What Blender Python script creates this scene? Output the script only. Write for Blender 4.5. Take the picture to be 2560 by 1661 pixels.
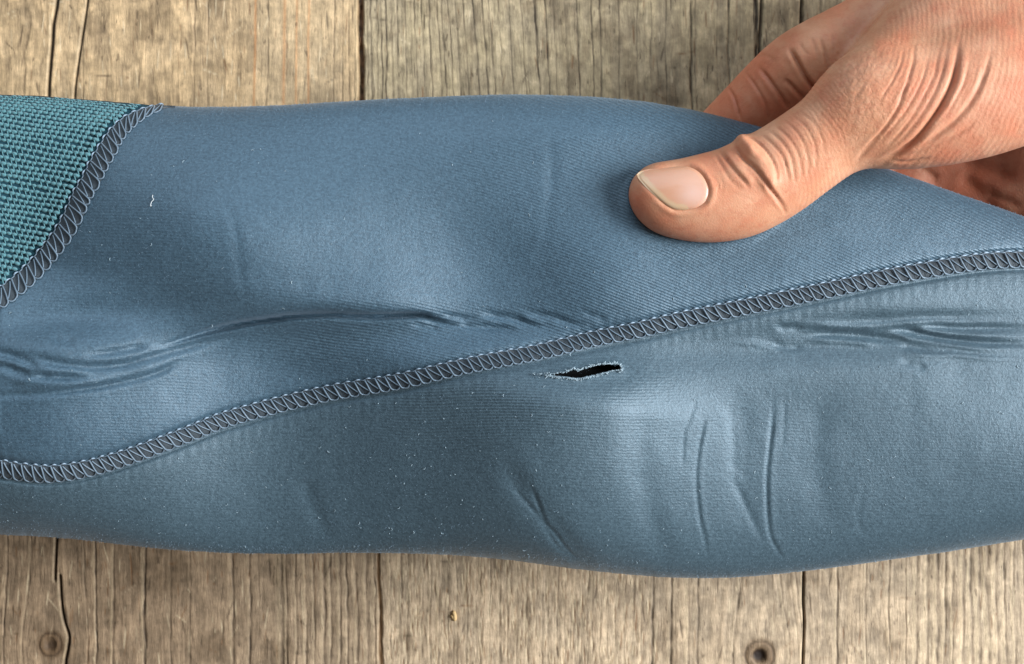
import bpy, bmesh, math, random
import numpy as np
from mathutils import Vector
from mathutils.bvhtree import BVHTree

random.seed(7)
RNG = np.random.default_rng(11)
scene = bpy.context.scene
for o in list(bpy.data.objects):
    bpy.data.objects.remove(o, do_unlink=True)
COL = scene.collection

# ------------------------------------------------------------------ camera
# metres; the table top is z = 0, the sleeve is held a few centimetres above it
ZR = 0.045            # height of the sleeve's mid plane
CAMD = 0.30           # camera above that plane
S0 = 0.095e-3         # metres per photo pixel on the mid plane
CAMZ = ZR + CAMD
cam_d = bpy.data.cameras.new('camera')
cam = bpy.data.objects.new('camera', cam_d)
COL.objects.link(cam)
cam.location = (0, 0, CAMZ)
cam.rotation_euler = (0, 0, 0)
cam_d.sensor_width = 36.0
cam_d.sensor_fit = 'HORIZONTAL'
cam_d.lens = 36.0 * CAMD / (2560 * S0)
cam_d.clip_start = 0.01
cam_d.clip_end = 20
cam_d.dof.use_dof = True
cam_d.dof.focus_distance = CAMD - 0.012
cam_d.dof.aperture_fstop = 60
scene.camera = cam

# ------------------------------------------------------------------ light
world = bpy.data.worlds.new('World')
scene.world = world
world.use_nodes = True
wb = world.node_tree.nodes['Background']
wb.inputs['Color'].default_value = (1.0, 0.96, 0.90, 1)
wb.inputs['Strength'].default_value = 0.23


def area(name, loc, target, size, power, color, size_y=None):
    d = bpy.data.lights.new(name, 'AREA')
    d.energy = power
    d.color = color
    d.size = size
    if size_y:
        d.shape = 'RECTANGLE'
        d.size_y = size_y
    o = bpy.data.objects.new(name, d)
    COL.objects.link(o)
    o.location = loc
    o.rotation_euler = (Vector(target) - Vector(loc)).to_track_quat('-Z', 'Y').to_euler()
    return o


area('window_light', (0.74, 0.06, 0.52), (0, 0, 0.04), 0.42, 19.0, (0.94, 0.975, 1.0), 0.42)
area('blue_fill', (-0.16, 0.66, 0.52), (0, 0, 0.03), 0.6, 3.6, (0.70, 0.85, 1.0))  # added fill that tints the fabric blue; no such source in view

scene.view_settings.view_transform = 'Standard'
scene.view_settings.look = 'None'
scene.view_settings.exposure = 0.0
scene.view_settings.gamma = 1.0
scene.view_settings.use_curve_mapping = False
scene.render.engine = 'CYCLES'
scene.cycles.use_denoising = True
scene.cycles.max_bounces = 6

# ------------------------------------------------------------------ helpers


def P(u, v, zmm):
    """photo pixel (2560 wide) seen at height zmm (mm over the mid plane) -> world"""
    u, v, zmm = np.broadcast_arrays(np.asarray(u, float), np.asarray(v, float), np.asarray(zmm, float))
    k = S0 * (CAMD - zmm * 1e-3) / CAMD
    return np.stack([(u - 1280) * k, (830.5 - v) * k, ZR + zmm * 1e-3], -1)


def proj(p):
    k = S0 * (CAMZ - p[:, 2]) / CAMD
    return p[:, 0] / k + 1280, 830.5 - p[:, 1] / k


def lin(c):
    c = np.asarray(c, float) / 255.0
    return np.where(c <= 0.04045, c / 12.92, ((c + 0.055) / 1.055) ** 2.4)


def rgba(c):
    return tuple(lin(c)) + (1.0,)


def smooth(a, b, x):
    t = np.clip((x - a) / (b - a), 0, 1)
    return t * t * (3 - 2 * t)


_LAT = {}


def vnoise(x, y, seed=0):
    """2-D value noise in -1..1"""
    if seed not in _LAT:
        _LAT[seed] = (np.random.default_rng(seed).random((257, 257)) * 2 - 1).astype(np.float32)
    r = _LAT[seed]
    xi = np.floor(x).astype(int); yi = np.floor(y).astype(int)
    fx = x - xi; fy = y - yi
    fx = fx * fx * (3 - 2 * fx); fy = fy * fy * (3 - 2 * fy)
    xi %= 256; yi %= 256
    return ((r[xi, yi] * (1 - fx) + r[xi + 1, yi] * fx) * (1 - fy)
            + (r[xi, yi + 1] * (1 - fx) + r[xi + 1, yi + 1] * fx) * fy)


def fbm(x, y, seed=0, oct=4):
    s = 0; a = 1.0; t = 0
    for i in range(oct):
        s = s + a * vnoise(x * 2 ** i, y * 2 ** i, seed + i); t += a; a *= 0.5
    return s / t


def spline(pts, n=8):
    """Catmull-Rom through the points (any dimension)"""
    p = np.asarray(pts, float)
    if len(p) < 3:
        return np.stack([p[0] + (p[-1] - p[0]) * t for t in np.linspace(0, 1, n + 1)])
    q = np.vstack([2 * p[0] - p[1], p, 2 * p[-1] - p[-2]])
    out = []
    for i in range(1, len(q) - 2):
        for t in np.linspace(0, 1, n, endpoint=False):
            a, b, c, d = q[i - 1], q[i], q[i + 1], q[i + 2]
            out.append(0.5 * (2 * b + (c - a) * t + (2 * a - 5 * b + 4 * c - d) * t * t
                              + (3 * b - a - 3 * c + d) * t ** 3))
    out.append(p[-1])
    return np.array(out)


def pdist(U, V, poly, reach):
    """distance, signed side (+ = right/below when walking left to right) and 0..1 position on a polyline; only inside reach"""
    poly = np.asarray(poly, float)
    lo = poly.min(0) - reach; hi = poly.max(0) + reach
    sel = np.nonzero((U > lo[0]) & (U < hi[0]) & (V > lo[1]) & (V < hi[1]))
    if len(sel[0]) == 0:
        return sel, None, None, None
    x = U[sel]; y = V[sel]
    best = np.full(x.shape, 1e9); sgn = np.zeros(x.shape); tt = np.zeros(x.shape)
    n = len(poly) - 1
    for i in range(n):
        a = poly[i]; d = poly[i + 1] - a
        L = d @ d + 1e-9
        t = np.clip(((x - a[0]) * d[0] + (y - a[1]) * d[1]) / L, 0, 1)
        dx = x - a[0] - t * d[0]; dy = y - a[1] - t * d[1]
        q = dx * dx + dy * dy
        m = q < best
        best[m] = q[m]
        sgn[m] = np.sign(d[0] * dy - d[1] * dx)[m]
        tt[m] = ((i + t) / n)[m]
    return sel, np.sqrt(best), sgn, tt


def inpoly(U, V, poly):
    poly = np.asarray(poly, float)
    r = np.zeros(U.shape, bool)
    j = len(poly) - 1
    for i in range(len(poly)):
        a, b = poly[i], poly[j]
        c = ((a[1] > V) != (b[1] > V)) & (U < (b[0] - a[0]) * (V - a[1]) / (b[1] - a[1] + 1e-12) + a[0])
        r ^= c
        j = i
    return r


def make_mesh(name, verts, faces, mat, parent=None, smooth_shade=True, attrs=None, kind=None):
    """faces: (n,3) or (n,4) int array"""
    verts = np.asarray(verts, np.float32); faces = np.asarray(faces, np.int32)
    me = bpy.data.meshes.new(name)
    k = faces.shape[1]
    me.vertices.add(len(verts)); me.vertices.foreach_set('co', verts.ravel())
    me.loops.add(faces.size); me.loops.foreach_set('vertex_index', faces.ravel())
    me.polygons.add(len(faces))
    me.polygons.foreach_set('loop_start', np.arange(0, faces.size, k, dtype=np.int32))
    me.polygons.foreach_set('loop_total', np.full(len(faces), k, np.int32))
    me.update(calc_edges=True)
    me.polygons.foreach_set('use_smooth', np.full(len(faces), smooth_shade, bool))
    for an, (ty, dat) in (attrs or {}).items():
        if ty == 'C':
            a = me.color_attributes.new(an, 'FLOAT_COLOR', 'POINT')
            dat = np.asarray(dat, np.float32)
            if dat.shape[1] == 3:
                dat = np.concatenate([dat, np.ones((len(dat), 1), np.float32)], 1)
            a.data.foreach_set('color', dat.ravel())
        elif ty == 'F':
            a = me.attributes.new(an, 'FLOAT', 'POINT')
            a.data.foreach_set('value', np.asarray(dat, np.float32).ravel())
    me.materials.append(mat)
    o = bpy.data.objects.new(name, me)
    COL.objects.link(o)
    if parent is not None:
        o.parent = parent
    if kind:
        o['kind'] = kind
    return o


def compact(verts, faces, attrs):
    used = np.unique(faces)
    mp = np.full(len(verts), -1, np.int64); mp[used] = np.arange(len(used))
    return verts[used], mp[faces], {k: (t, np.asarray(d)[used]) for k, (t, d) in attrs.items()}


def empty(name, loc=(0, 0, 0)):
    o = bpy.data.objects.new(name, None)
    o.empty_display_size = 0.02
    o.location = loc
    COL.objects.link(o)
    return o


class Tubes:
    """collects tubes swept along polylines"""
    def __init__(self):
        self.v = []; self.f = []; self.n = 0; self.mi = []

    def add(self, pts, r, sides=6, up=(0, 0, 1), mi=0):
        pts = np.asarray(pts, float); m = len(pts)
        r = np.broadcast_to(np.asarray(r, float), (m,))
        t = np.gradient(pts, axis=0); t /= np.linalg.norm(t, axis=1, keepdims=True) + 1e-12
        upv = np.asarray(up, float)
        a = np.cross(t, upv); a /= np.linalg.norm(a, axis=1, keepdims=True) + 1e-9
        b = np.cross(a, t)
        th = np.linspace(0, 2 * np.pi, sides, endpoint=False)
        ring = (pts[:, None, :] + (a[:, None, :] * np.cos(th)[None, :, None]
                                   + b[:, None, :] * np.sin(th)[None, :, None]) * r[:, None, None])
        self.v.append(ring.reshape(-1, 3))
        i = np.arange(m - 1)[:, None] * sides; j = np.arange(sides)[None, :]; j2 = (j + 1) % sides
        self.f.append((np.stack([i + j, i + j2, i + sides + j2, i + sides + j], -1).reshape(-1, 4)) + self.n)
        self.n += m * sides
        self.mi.append(np.full((m - 1) * sides, mi, np.int32))

    def build(self, name, mat, parent=None, kind=None):
        mats = mat if isinstance(mat, tuple) else (mat,)
        o = make_mesh(name, np.concatenate(self.v), np.concatenate(self.f), mats[0], parent, True, None, kind)
        for m in mats[1:]:
            o.data.materials.append(m)
        if len(mats) > 1:
            o.data.polygons.foreach_set('material_index', np.concatenate(self.mi))
        return o


# ------------------------------------------------------------------ materials


class NT:
    def __init__(self, name):
        self.m = bpy.data.materials.new(name)
        self.m.use_nodes = True
        self.t = self.m.node_tree
        self.b = self.t.nodes['Principled BSDF']

    def n(self, ty, **kw):
        o = self.t.nodes.new(ty)
        for k, v in kw.items():
            if k.startswith('i_'):
                key = k[2:]
                o.inputs[int(key) if key.isdigit() else key.replace('_', ' ')].default_value = v
            else:
                setattr(o, k, v)
        return o

    def l(self, a, b):
        self.t.links.new(a, b)

    def math(self, op, a, b=None, c=None):
        o = self.n('ShaderNodeMath', operation=op)
        for i, x in enumerate((a, b, c)):
            if x is None:
                continue
            if isinstance(x, (int, float)):
                o.inputs[i].default_value = x
            else:
                self.l(x, o.inputs[i])
        return o.outputs[0]

    def mix(self, fac, a, b, blend='MIX'):
        o = self.n('ShaderNodeMix', data_type='RGBA', blend_type=blend)
        for i, x in ((0, fac), (6, a), (7, b)):
            if isinstance(x, (int, float, tuple)):
                o.inputs[i].default_value = x
            else:
                self.l(x, o.inputs[i])
        return o.outputs[2]

    def noise(self, scale, detail=3, rough=0.6, vec=None):
        o = self.n('ShaderNodeTexNoise', i_Scale=scale, i_Detail=detail, i_Roughness=rough)
        if vec is not None:
            self.l(vec, o.inputs['Vector'])
        return o.outputs[0]

    def bump(self, h, strength, dist, normal=None):
        o = self.n('ShaderNodeBump', i_Strength=strength, i_Distance=dist)
        self.l(h, o.inputs['Height'])
        if normal is not None:
            self.l(normal, o.inputs['Normal'])
        return o.outputs[0]

    def set(self, **kw):
        for k, v in kw.items():
            s = self.b.inputs[k.replace('_', ' ')]
            if isinstance(v, (int, float, tuple)):
                s.default_value = v
            else:
                self.l(v, s)


def mat_fabric(name, g1, g2, fleck):
    N = NT(name)
    rib = N.n('ShaderNodeAttribute', attribute_name='rib').outputs['Fac']
    ramp = N.n('ShaderNodeAttribute', attribute_name='ribamp').outputs['Fac']
    obj = N.n('ShaderNodeTexCoord').outputs['Object']
    w = N.math('MULTIPLY', N.math('SINE', N.math('MULTIPLY', rib, 2 * math.pi / 7.6)), ramp)
    fine = N.noise(4200, 2, 0.7, obj)
    mid = N.noise(1500, 3, 0.7, obj)
    big = N.noise(26, 3, 0.5, obj)
    base = N.mix(big, rgba(g1), rgba(g2))
    # heathered filaments: lighter fibre ends over the ground colour
    fl = N.n('ShaderNodeMapRange', i_1=0.36, i_2=0.66)
    N.l(mid, fl.inputs[0])
    base = N.mix(N.math('MULTIPLY', fl.outputs[0], 0.55), base, rgba(fleck))
    spk = N.n('ShaderNodeMapRange', i_1=0.62, i_2=0.78)
    N.l(fine, spk.inputs[0])
    base = N.mix(N.math('MULTIPLY', spk.outputs[0], 0.55), base, rgba((134, 156, 170)))
    drk = N.n('ShaderNodeMapRange', i_1=0.40, i_2=0.28)
    N.l(fine, drk.inputs[0])
    base = N.mix(N.math('MULTIPLY', drk.outputs[0], 0.5), base, rgba((34, 44, 54)))
    rb = N.math('MULTIPLY_ADD', w, 0.12, 0.98)
    col = N.n('ShaderNodeVectorMath', operation='SCALE')
    N.l(base, col.inputs[0]); N.l(rb, col.inputs['Scale'])
    nrm = N.bump(mid, 0.6, 0.0002)
    nrm = N.bump(fine, 0.5, 0.00012, nrm)
    nrm = N.bump(w, 0.5, 0.00010, nrm)
    N.set(Base_Color=col.outputs[0], Roughness=0.50, Normal=nrm)
    N.b.inputs['Specular IOR Level'].default_value = 0.85
    N.b.inputs['Specular Tint'].default_value = (0.74, 0.88, 1.0, 1)
    N.b.inputs['Sheen Weight'].default_value = 0.16
    N.b.inputs['Sheen Roughness'].default_value = 0.4
    N.b.inputs['Sheen Tint'].default_value = (0.62, 0.80, 1.0, 1)
    return N.m


def mat_plain(name, c, rough=0.6, spec=0.4, noise=0.0, nscale=2000, bump=0.0, sheen=0.0):
    N = NT(name)
    obj = N.n('ShaderNodeTexCoord').outputs['Object']
    n = N.noise(nscale, 3, 0.6, obj)
    a = tuple(x * (1 - noise) for x in rgba(c)[:3]) + (1,)
    b = tuple(min(1, x * (1 + noise)) for x in rgba(c)[:3]) + (1,)
    N.set(Base_Color=N.mix(n, a, b), Roughness=rough)
    if bump:
        N.set(Normal=N.bump(n, 0.8, bump))
    N.b.inputs['Specular IOR Level'].default_value = spec
    N.b.inputs['Sheen Weight'].default_value = sheen
    return N.m


def mat_wood():
    N = NT('weathered_wood')
    col = N.n('ShaderNodeVertexColor', layer_name='wood').outputs[0]
    tc = N.n('ShaderNodeTexCoord').outputs['Object']
    mp = N.n('ShaderNodeMapping')
    mp.inputs['Scale'].default_value = (1.0, 0.16, 1.0)
    N.l(tc, mp.inputs['Vector'])
    fib = N.noise(2600, 4, 0.75, mp.outputs[0])
    fib2 = N.noise(900, 4, 0.65, mp.outputs[0])
    blot = N.noise(420, 4, 0.7, tc)
    f = N.math('MULTIPLY_ADD', fib, 0.60, 0.70)
    f = N.math('MULTIPLY', f, N.math('MULTIPLY_ADD', fib2, 0.4, 0.80))
    f = N.math('MULTIPLY', f, N.math('MULTIPLY_ADD', blot, 0.95, 0.53))
    sc = N.n('ShaderNodeVectorMath', operation='SCALE')
    N.l(col, sc.inputs[0]); N.l(f, sc.inputs['Scale'])
    # scattered dark pits
    pit = N.n('ShaderNodeMapRange', i_1=0.64, i_2=0.74)
    mp2 = N.n('ShaderNodeMapping')
    mp2.inputs['Scale'].default_value = (1.0, 0.35, 1.0)
    N.l(tc, mp2.inputs['Vector'])
    N.l(N.noise(700, 2, 0.6, mp2.outputs[0]), pit.inputs[0])
    c2 = N.mix(N.math('MULTIPLY', pit.outputs[0], 0.55), sc.outputs[0], rgba((58, 44, 30)))
    nrm = N.bump(fib2, 0.5, 0.0003)
    nrm = N.bump(fib, 0.6, 0.00018, nrm)
    N.set(Base_Color=c2, Roughness=0.62, Normal=nrm)
    N.b.inputs['Specular IOR Level'].default_value = 0.3
    return N.m


def mat_skin():
    N = NT('skin')
    col = N.n('ShaderNodeVertexColor', layer_name='skin').outputs[0]
    msk = N.n('ShaderNodeAttribute', attribute_name='crisscross').outputs['Fac']
    tc = N.n('ShaderNodeTexCoord').outputs['Object']
    n1 = N.noise(170, 4, 0.6, tc)
    n2 = N.noise(3600, 3, 0.6, tc)
    v = N.n('ShaderNodeTexVoronoi', feature='DISTANCE_TO_EDGE', i_Scale=780, i_Randomness=1.0)
    warp = N.n('ShaderNodeVectorMath', operation='ADD')
    nz = N.n('ShaderNodeTexNoise', i_Scale=350, i_Detail=2)
    sc = N.n('ShaderNodeVectorMath', operation='SCALE'); sc.inputs['Scale'].default_value = 0.0016
    N.l(tc, nz.inputs['Vector']); N.l(nz.outputs['Color'], sc.inputs[0])
    N.l(tc, warp.inputs[0]); N.l(sc.outputs[0], warp.inputs[1])
    N.l(warp.outputs[0], v.inputs['Vector'])
    cell = N.math('MINIMUM', N.math('MULTIPLY', v.outputs[0], 3.2), 1.0)
    v2 = N.n('ShaderNodeTexVoronoi', feature='DISTANCE_TO_EDGE', i_Scale=1500)
    N.l(warp.outputs[0], v2.inputs['Vector'])
    cell2 = N.math('MINIMUM', N.math('MULTIPLY', v2.outputs[0], 5.0), 1.0)
    c = N.mix(N.math('MULTIPLY', N.math('SUBTRACT', n1, 0.42), 1.4), col, rgba((172, 96, 66)))
    n3 = N.noise(760, 3, 0.65, tc)
    c = N.mix(N.math('MULTIPLY', n3, 0.30), c, rgba((214, 160, 130)))
    n4 = N.n('ShaderNodeMapRange', i_1=0.52, i_2=0.74)
    N.l(N.noise(420, 4, 0.7, tc), n4.inputs[0])
    c = N.mix(N.math('MULTIPLY', n4.outputs[0], 0.38), c, rgba((172, 88, 64)))
    cc = N.mix(N.math('MULTIPLY', N.math('SUBTRACT', 1.0, cell), N.math('MULTIPLY', msk, 0.10)), c, rgba((150, 78, 52)))
    h = N.math('MULTIPLY', cell, msk)
    nrm = N.bump(h, 0.32, 0.00013)
    nrm = N.bump(cell2, 0.3, 0.00006, nrm)
    nrm = N.bump(n2, 0.35, 0.00005, nrm)
    N.set(Base_Color=cc, Roughness=0.55, Normal=nrm)
    N.b.inputs['Specular IOR Level'].default_value = 0.36
    N.b.inputs['Subsurface Weight'].default_value = 0.14
    N.b.inputs['Subsurface Radius'].default_value = (1.0, 0.36, 0.2)
    N.b.inputs['Subsurface Scale'].default_value = 0.0022
    return N.m


def mat_nail():
    N = NT('nail')
    col = N.n('ShaderNodeVertexColor', layer_name='nail').outputs[0]
    N.set(Base_Color=col, Roughness=0.30)
    N.b.inputs['Specular IOR Level'].default_value = 0.5
    N.b.inputs['Subsurface Weight'].default_value = 0.25
    N.b.inputs['Subsurface Radius'].default_value = (1.0, 0.5, 0.35)
    N.b.inputs['Subsurface Scale'].default_value = 0.001
    return N.m


M_FAB = mat_fabric('blue_jersey', (43, 63, 77), (50, 72, 87), (80, 108, 126))
M_FAB2 = mat_fabric('slate_jersey', (43, 60, 70), (50, 69, 79), (82, 104, 116))
M_BAND = mat_plain('seam_tape', (46, 56, 64), 0.65, 0.4, 0.4, 3000, 0.0003, 0.2)
M_THREAD = mat_plain('polyester_thread', (98, 117, 133), 0.45, 0.5, 0.25, 5000, 0.00008, 0.2)
M_DASH = mat_plain('needle_thread', (132, 152, 170), 0.45, 0.5, 0.15, 5000, 0.00006, 0.2)
M_KNITB = mat_plain('knit_ground', (30, 64, 76), 0.8, 0.2, 0.3, 3000, 0.0002)
M_KNIT = mat_plain('knit_yarn', (80, 128, 136), 0.6, 0.35, 0.35, 3200, 0.00015, 0.3)
M_BLACK = mat_plain('black_foam', (9, 9, 10), 0.95, 0.1, 0.3, 1500)
M_FRAY = mat_plain('frayed_fibre', (150, 168, 178), 0.8, 0.2, 0.2, 2000)
M_LINT = mat_plain('white_lint', (205, 210, 212), 0.8, 0.2, 0.1, 2000)
M_FUZZ = mat_plain('jersey_fuzz', (118, 138, 154), 0.8, 0.2, 0.2, 2000)
M_WOOD = mat_wood()
M_SKIN = mat_skin()
M_NAIL = mat_nail()
M_CHIP = mat_plain('raw_wood', (214, 182, 132), 0.7, 0.3, 0.2, 1500)

# ------------------------------------------------------------------ the table top


def gapx(v):            # joint between the two planks, in photo pixels of the table plane
    return 899 + (np.clip(v, 0, None) / 1661.0) ** 1.2 * 56 + 3 * vnoise(v / 90.0, v * 0, 5)


ZT = -ZR * 1e3          # the table plane in mm over the mid plane


def build_wood():
    tab = empty('wooden_tabletop')
    tab['kind'] = 'structure'
    tab['label'] = 'weathered brown wooden planks under the blue sleeve'
    us = np.concatenate([np.arange(-620, -60, 14.0), np.arange(-60, 2625, 1.9), np.arange(2625, 3200, 14.0)])
    vs = np.concatenate([np.arange(-620, -60, 28.0), np.arange(-60, 350, 5.0), np.arange(350, 1290, 42.0), np.arange(1290, 1720, 5.0), np.arange(1720, 2300, 28.0)])
    V, U = np.meshgrid(vs, us, indexing='ij')
    top = 1 - smooth(500, 1150, V)       # 1 at the upper strip, 0 at the lower strip
    gx = gapx(V)
    left = U < gx
    # slow wander of the fibres
    lean = np.where(left, 0.0, 1.0)
    wander = 7 * fbm(U / 260.0, V / 330.0, 3) + 2.2 * fbm(U / 60.0, V / 120.0, 9)
    g = U + wander + lean * top * (-(V - 120) * 0.085 * np.exp(-((U - 1330) / 260.0) ** 2))
    knots = [(126, 1612, 70, 19), (1899, 1640, 95, 24), (60, 60, 60, 0)]
    kn_d = []
    for (ku, kv, R, r0) in knots:
        du = U - ku; dv = (V - kv) * 0.62
        d = np.hypot(du, dv)
        g = g - du * np.exp(-(d / R) ** 2) * 0.75
        kn_d.append(np.hypot(U - ku, (V - kv) * 0.92) + 3 * fbm(U / 14.0, V / 14.0, 21))
    h = np.zeros_like(U)                 # mm
    dark = np.zeros_like(U)              # 0..1 dark line
    warm = np.zeros_like(U)
    lite = np.zeros_like(U)

    V1 = V[:, :1]
    brk = np.clip(1.0 + 0.6 * fbm(U / 9.0, V / 26.0, 131, 3), 0.15, 1.5)
    brk2 = fbm(U / 7.0, V / 22.0, 137, 2) * 2

    def line(x0, w, dk, dep, where, seed, br=0.25, hl=0.0):
        nonlocal h, dark, lite
        d = g - x0 + 2.5 * fbm(V1 / 70.0, V1 * 0 + seed, seed, 3) + 0.9 * brk2
        m = np.exp(-(d / w) ** 2)
        fade = np.clip(1 + br * 2.2 * fbm(V1 / 60.0, V1 * 0 + 3.3 * seed, seed + 50, 2), 0.1, 1.4)
        m = m * where * fade * brk
        dark = np.maximum(dark, m * dk)
        h = h - m * dep
        if hl:
            lite = np.maximum(lite, hl * where * np.exp(-((d + 2.2 * w) / (1.3 * w)) ** 2))  # pale left edge painted as the lit side of the groove

    T = top; Bm = 1 - top
    L = left.astype(float); R_ = 1 - L
    k = 100
    # --- upper strip, right plank: close dark grain, opening towards the right
    x = 918.0
    while x < 1930:
        sp = np.interp(x, [918, 1150, 1300, 1480, 1700, 1930], [15, 17, 24, 33, 60, 70])
        line(x, random.uniform(1.5, 2.6), random.uniform(0.35, 0.85), random.uniform(0.05, 0.18), T * R_, k)
        k += 1; x += sp * random.uniform(0.6, 1.45)
    for x, w, dk in ((1893, 4.5, 0.95), (2004, 4.0, 0.9), (1730, 2.8, 0.8), (1823, 2.4, 0.6), (2050, 2.5, 0.4), (2090, 4, 0.35), (2150, 3, .5), (2230, 3, .4), (2330, 3, .5), (2450, 3, .5)):
        line(x, w, dk, 0.8 * dk, T * R_, k, 0.15, 0.15); k += 1
    # --- upper strip, left plank: broad flat grain
    for x, w, dk in ((58, 2.5, .35), (205, 1.6, .3), (486, 2.0, .35), (520, 1.5, .2), (668, 2.5, .5), (835, 2, .4), (855, 2, .3), (870, 1.8, .3), (885, 2, .45)):
        line(x, w, dk, 0.2, T * L, k); k += 1
    for x, w in ((636, 3.2), (710, 4.0), (741, 3.0), (772, 3.0)):
        warm = np.maximum(warm, T * L * np.exp(-((g - x) / w) ** 2))
    lite = np.maximum(lite, T * L * 0.35 * smooth(590, 680, U) * (1 - smooth(800, 900, U)))
    # --- lower strip, left plank
    for x, w, dk, hl in ((16, 2.2, .7, .2), (75, 2.2, .4, .3), (207, 2, .4, .1), (236, 2.2, .75, .4), (283, 2.4, .55, .5), (362, 3.0, .75, .45), (430, 2.2, .4, .1), (478, 2, .35, .1),
                         (585, 2.6, .5, .3), (625, 2.6, .6, .2), (705, 5.0, .45, .35)):
        line(x, w, dk, 0.5 * dk, Bm * L, k, 0.2, hl); k += 1
    x = 715.0
    while x < 950:
        line(x, random.uniform(1.8, 3.4), random.uniform(0.2, 0.45), 0.25, Bm * L, k, 0.3, 0.45)
        k += 1; x += random.uniform(13, 26)
    # --- lower strip, right plank
    x = 975.0
    while x < 1640:
        line(x, random.uniform(1.2, 2.4), random.uniform(0.08, 0.34), 0.10, Bm * R_, k, 0.6, 0.3)
        k += 1; x += random.uniform(10, 26)
    for x, w, dk, hl in ((1633, 3.2, .65, .2), (1680, 3.0, .6, .3), (1727, 3.5, .35, .5), (1750, 3, .4, .2), (1859, 3, .35, .2), (1945, 2, .3, .3), (1985, 2.0, .3, .2),
                         (2093, 2.4, .6, .5), (2165, 2.2, .35, .3), (2225, 2.4, .45, .3), (2268, 2.2, .4, .3)):
        line(x, w, dk, 0.6 * dk, Bm * R_, k, 0.2, hl); k += 1
    x = 2295.0
    while x < 2680:
        line(x, random.uniform(2.2, 3.6), random.uniform(0.2, 0.42), 0.2, Bm * R_, k, 0.4, 0.6)
        k += 1; x += random.uniform(18, 29)
    # --- open cracks (traced, in photo pixels)
    cracks = [([(160, -620), (146, -90), (143, 0), (133, 60), (130, 110), (124, 180), (121, 240), (120, 360)], 4.0, 1.0),
              ([(240, -620), (226, -90), (219, 0), (209, 70), (197, 150), (190, 200), (186, 250), (184, 330)], 2.6, 0.75),
              ([(142, 1290), (141, 1350), (138, 1420), (137, 1450)], 3.0, 1.0),
              ([(150, 1440), (153, 1500), (160, 1550), (172, 1590), (170, 1620), (163, 1661), (160, 1760), (150, 2290)], 2.8, 1.0),
              ([(2008, 1290), (2009, 1420), (2008, 1500), (2010, 1560), (2007, 1661), (2006, 1760), (2002, 2290)], 2.4, 0.95),
              ([(1930, -620), (1908, -90), (1903, 40), (1900, 115), (1896, 260)], 3.6, 0.95),
              ([(2020, -620), (2008, -90), (2005, 0), (2002, 70), (2000, 160)], 3.2, 0.9)]
    for pl, w, dk in cracks:
        sel, d, sg, tt = pdist(U, V, spline(pl, 5), 30)
        e = np.exp(-(d / w) ** 2)
        dark[sel] = np.maximum(dark[sel], e * dk * 1.1)
        h[sel] -= e * 2.2 * dk
        lite[sel] = np.maximum(lite[sel], 0.55 * np.exp(-((d * sg - 6.5) / 2.6) ** 2))  # lit left wall of the crack, painted as a pale edge
    # colour ------------------------------------------------------------
    fib = fbm(g / 5.0, V / 120.0, 31, 3)
    fibw = fbm(g / 22.0, V / 260.0, 37, 3)
    blot = fbm(U / 75.0, V / 60.0, 41, 4)
    tan = lin((184, 157, 122)); grey = lin((168, 151, 123)); honey = lin((196, 164, 121)); low = lin((146, 124, 100)); lowr = lin((177, 157, 132))
    wl = smooth(0, 1, 0.5 + 0.5 * blot + 0.4 * fibw)[..., None]
    upL = tan * (1 - wl * 0.4) + honey * wl * 0.4
    upR = grey * (1 - wl * 0.4) + lin((190, 170, 130)) * wl * 0.4
    loL = low * (1 - 0.35 * smooth(350, 900, U)[..., None]) + lowr * 0.35 * smooth(350, 900, U)[..., None]  # lower left plank: shadow painted in as a darker brown
    loR = lowr * (1 - wl * 0.2) + lin((168, 138, 104)) * wl * 0.2
    Lf = L[..., None]; Tf = T[..., None]
    c = Tf * (Lf * upL + (1 - Lf) * upR) + (1 - Tf) * (Lf * loL + (1 - Lf) * loR)
    wx0 = 18 * fbm(U / 30.0, V / 30.0, 153, 3)
    cell = fbm((U + 8 * fib) / 6.5, V / 11.0, 43, 3)
    mott = fbm((U + wx0) / 30.0, (V + wx0) / 42.0, 151, 5)
    c = c * (1 + 0.16 * fib + 0.20 * fibw + 0.12 * cell + 0.34 * mott)[..., None]
    # dirt held in patches
    wx = 26 * fbm(U / 40.0, V / 40.0, 63, 3); wy = 26 * fbm(U / 40.0, V / 40.0, 67, 3)
    dirt = smooth(0.05, 0.6, fbm((U + wx) / 60.0 + 7, (V + wy) / 85.0, 61, 5) + 0.35 * fib) * 0.5
    c = c * (1 - dirt[..., None]) + lin((92, 74, 54)) * dirt[..., None]
    # flaked surface: chips with their own edges
    ch = fbm((U + 10 * fibw) / 15.0, (V + wy) / 26.0, 143, 4)
    chip = smooth(0.10, 0.22, ch) - smooth(0.10, 0.22, -ch)
    c = c * (1 + 0.13 * chip)[..., None]
    h += 0.05 * chip
    # scratches and nicks
    def stroke(a0, b0, w_, amt, col_, dh=0.0):
        lo_u, hi_u = min(a0[0], b0[0]) - 7, max(a0[0], b0[0]) + 7
        lo_v, hi_v = min(a0[1], b0[1]) - 7, max(a0[1], b0[1]) + 7
        sl = (slice(*np.searchsorted(vs, (lo_v, hi_v))), slice(*np.searchsorted(us, (lo_u, hi_u))))
        x, y = U[sl], V[sl]
        if x.size == 0:
            return
        dx, dy = b0[0] - a0[0], b0[1] - a0[1]
        t = np.clip(((x - a0[0]) * dx + (y - a0[1]) * dy) / (dx * dx + dy * dy + 1e-6), 0, 1)
        d = np.hypot(x - a0[0] - t * dx, y - a0[1] - t * dy)
        m = (np.exp(-(d / w_) ** 2) * amt * (1 - (2 * t - 1) ** 4))
        c[sl] = c[sl] * (1 - m[..., None]) + col_ * m[..., None]
        h[sl] += dh * m

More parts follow.
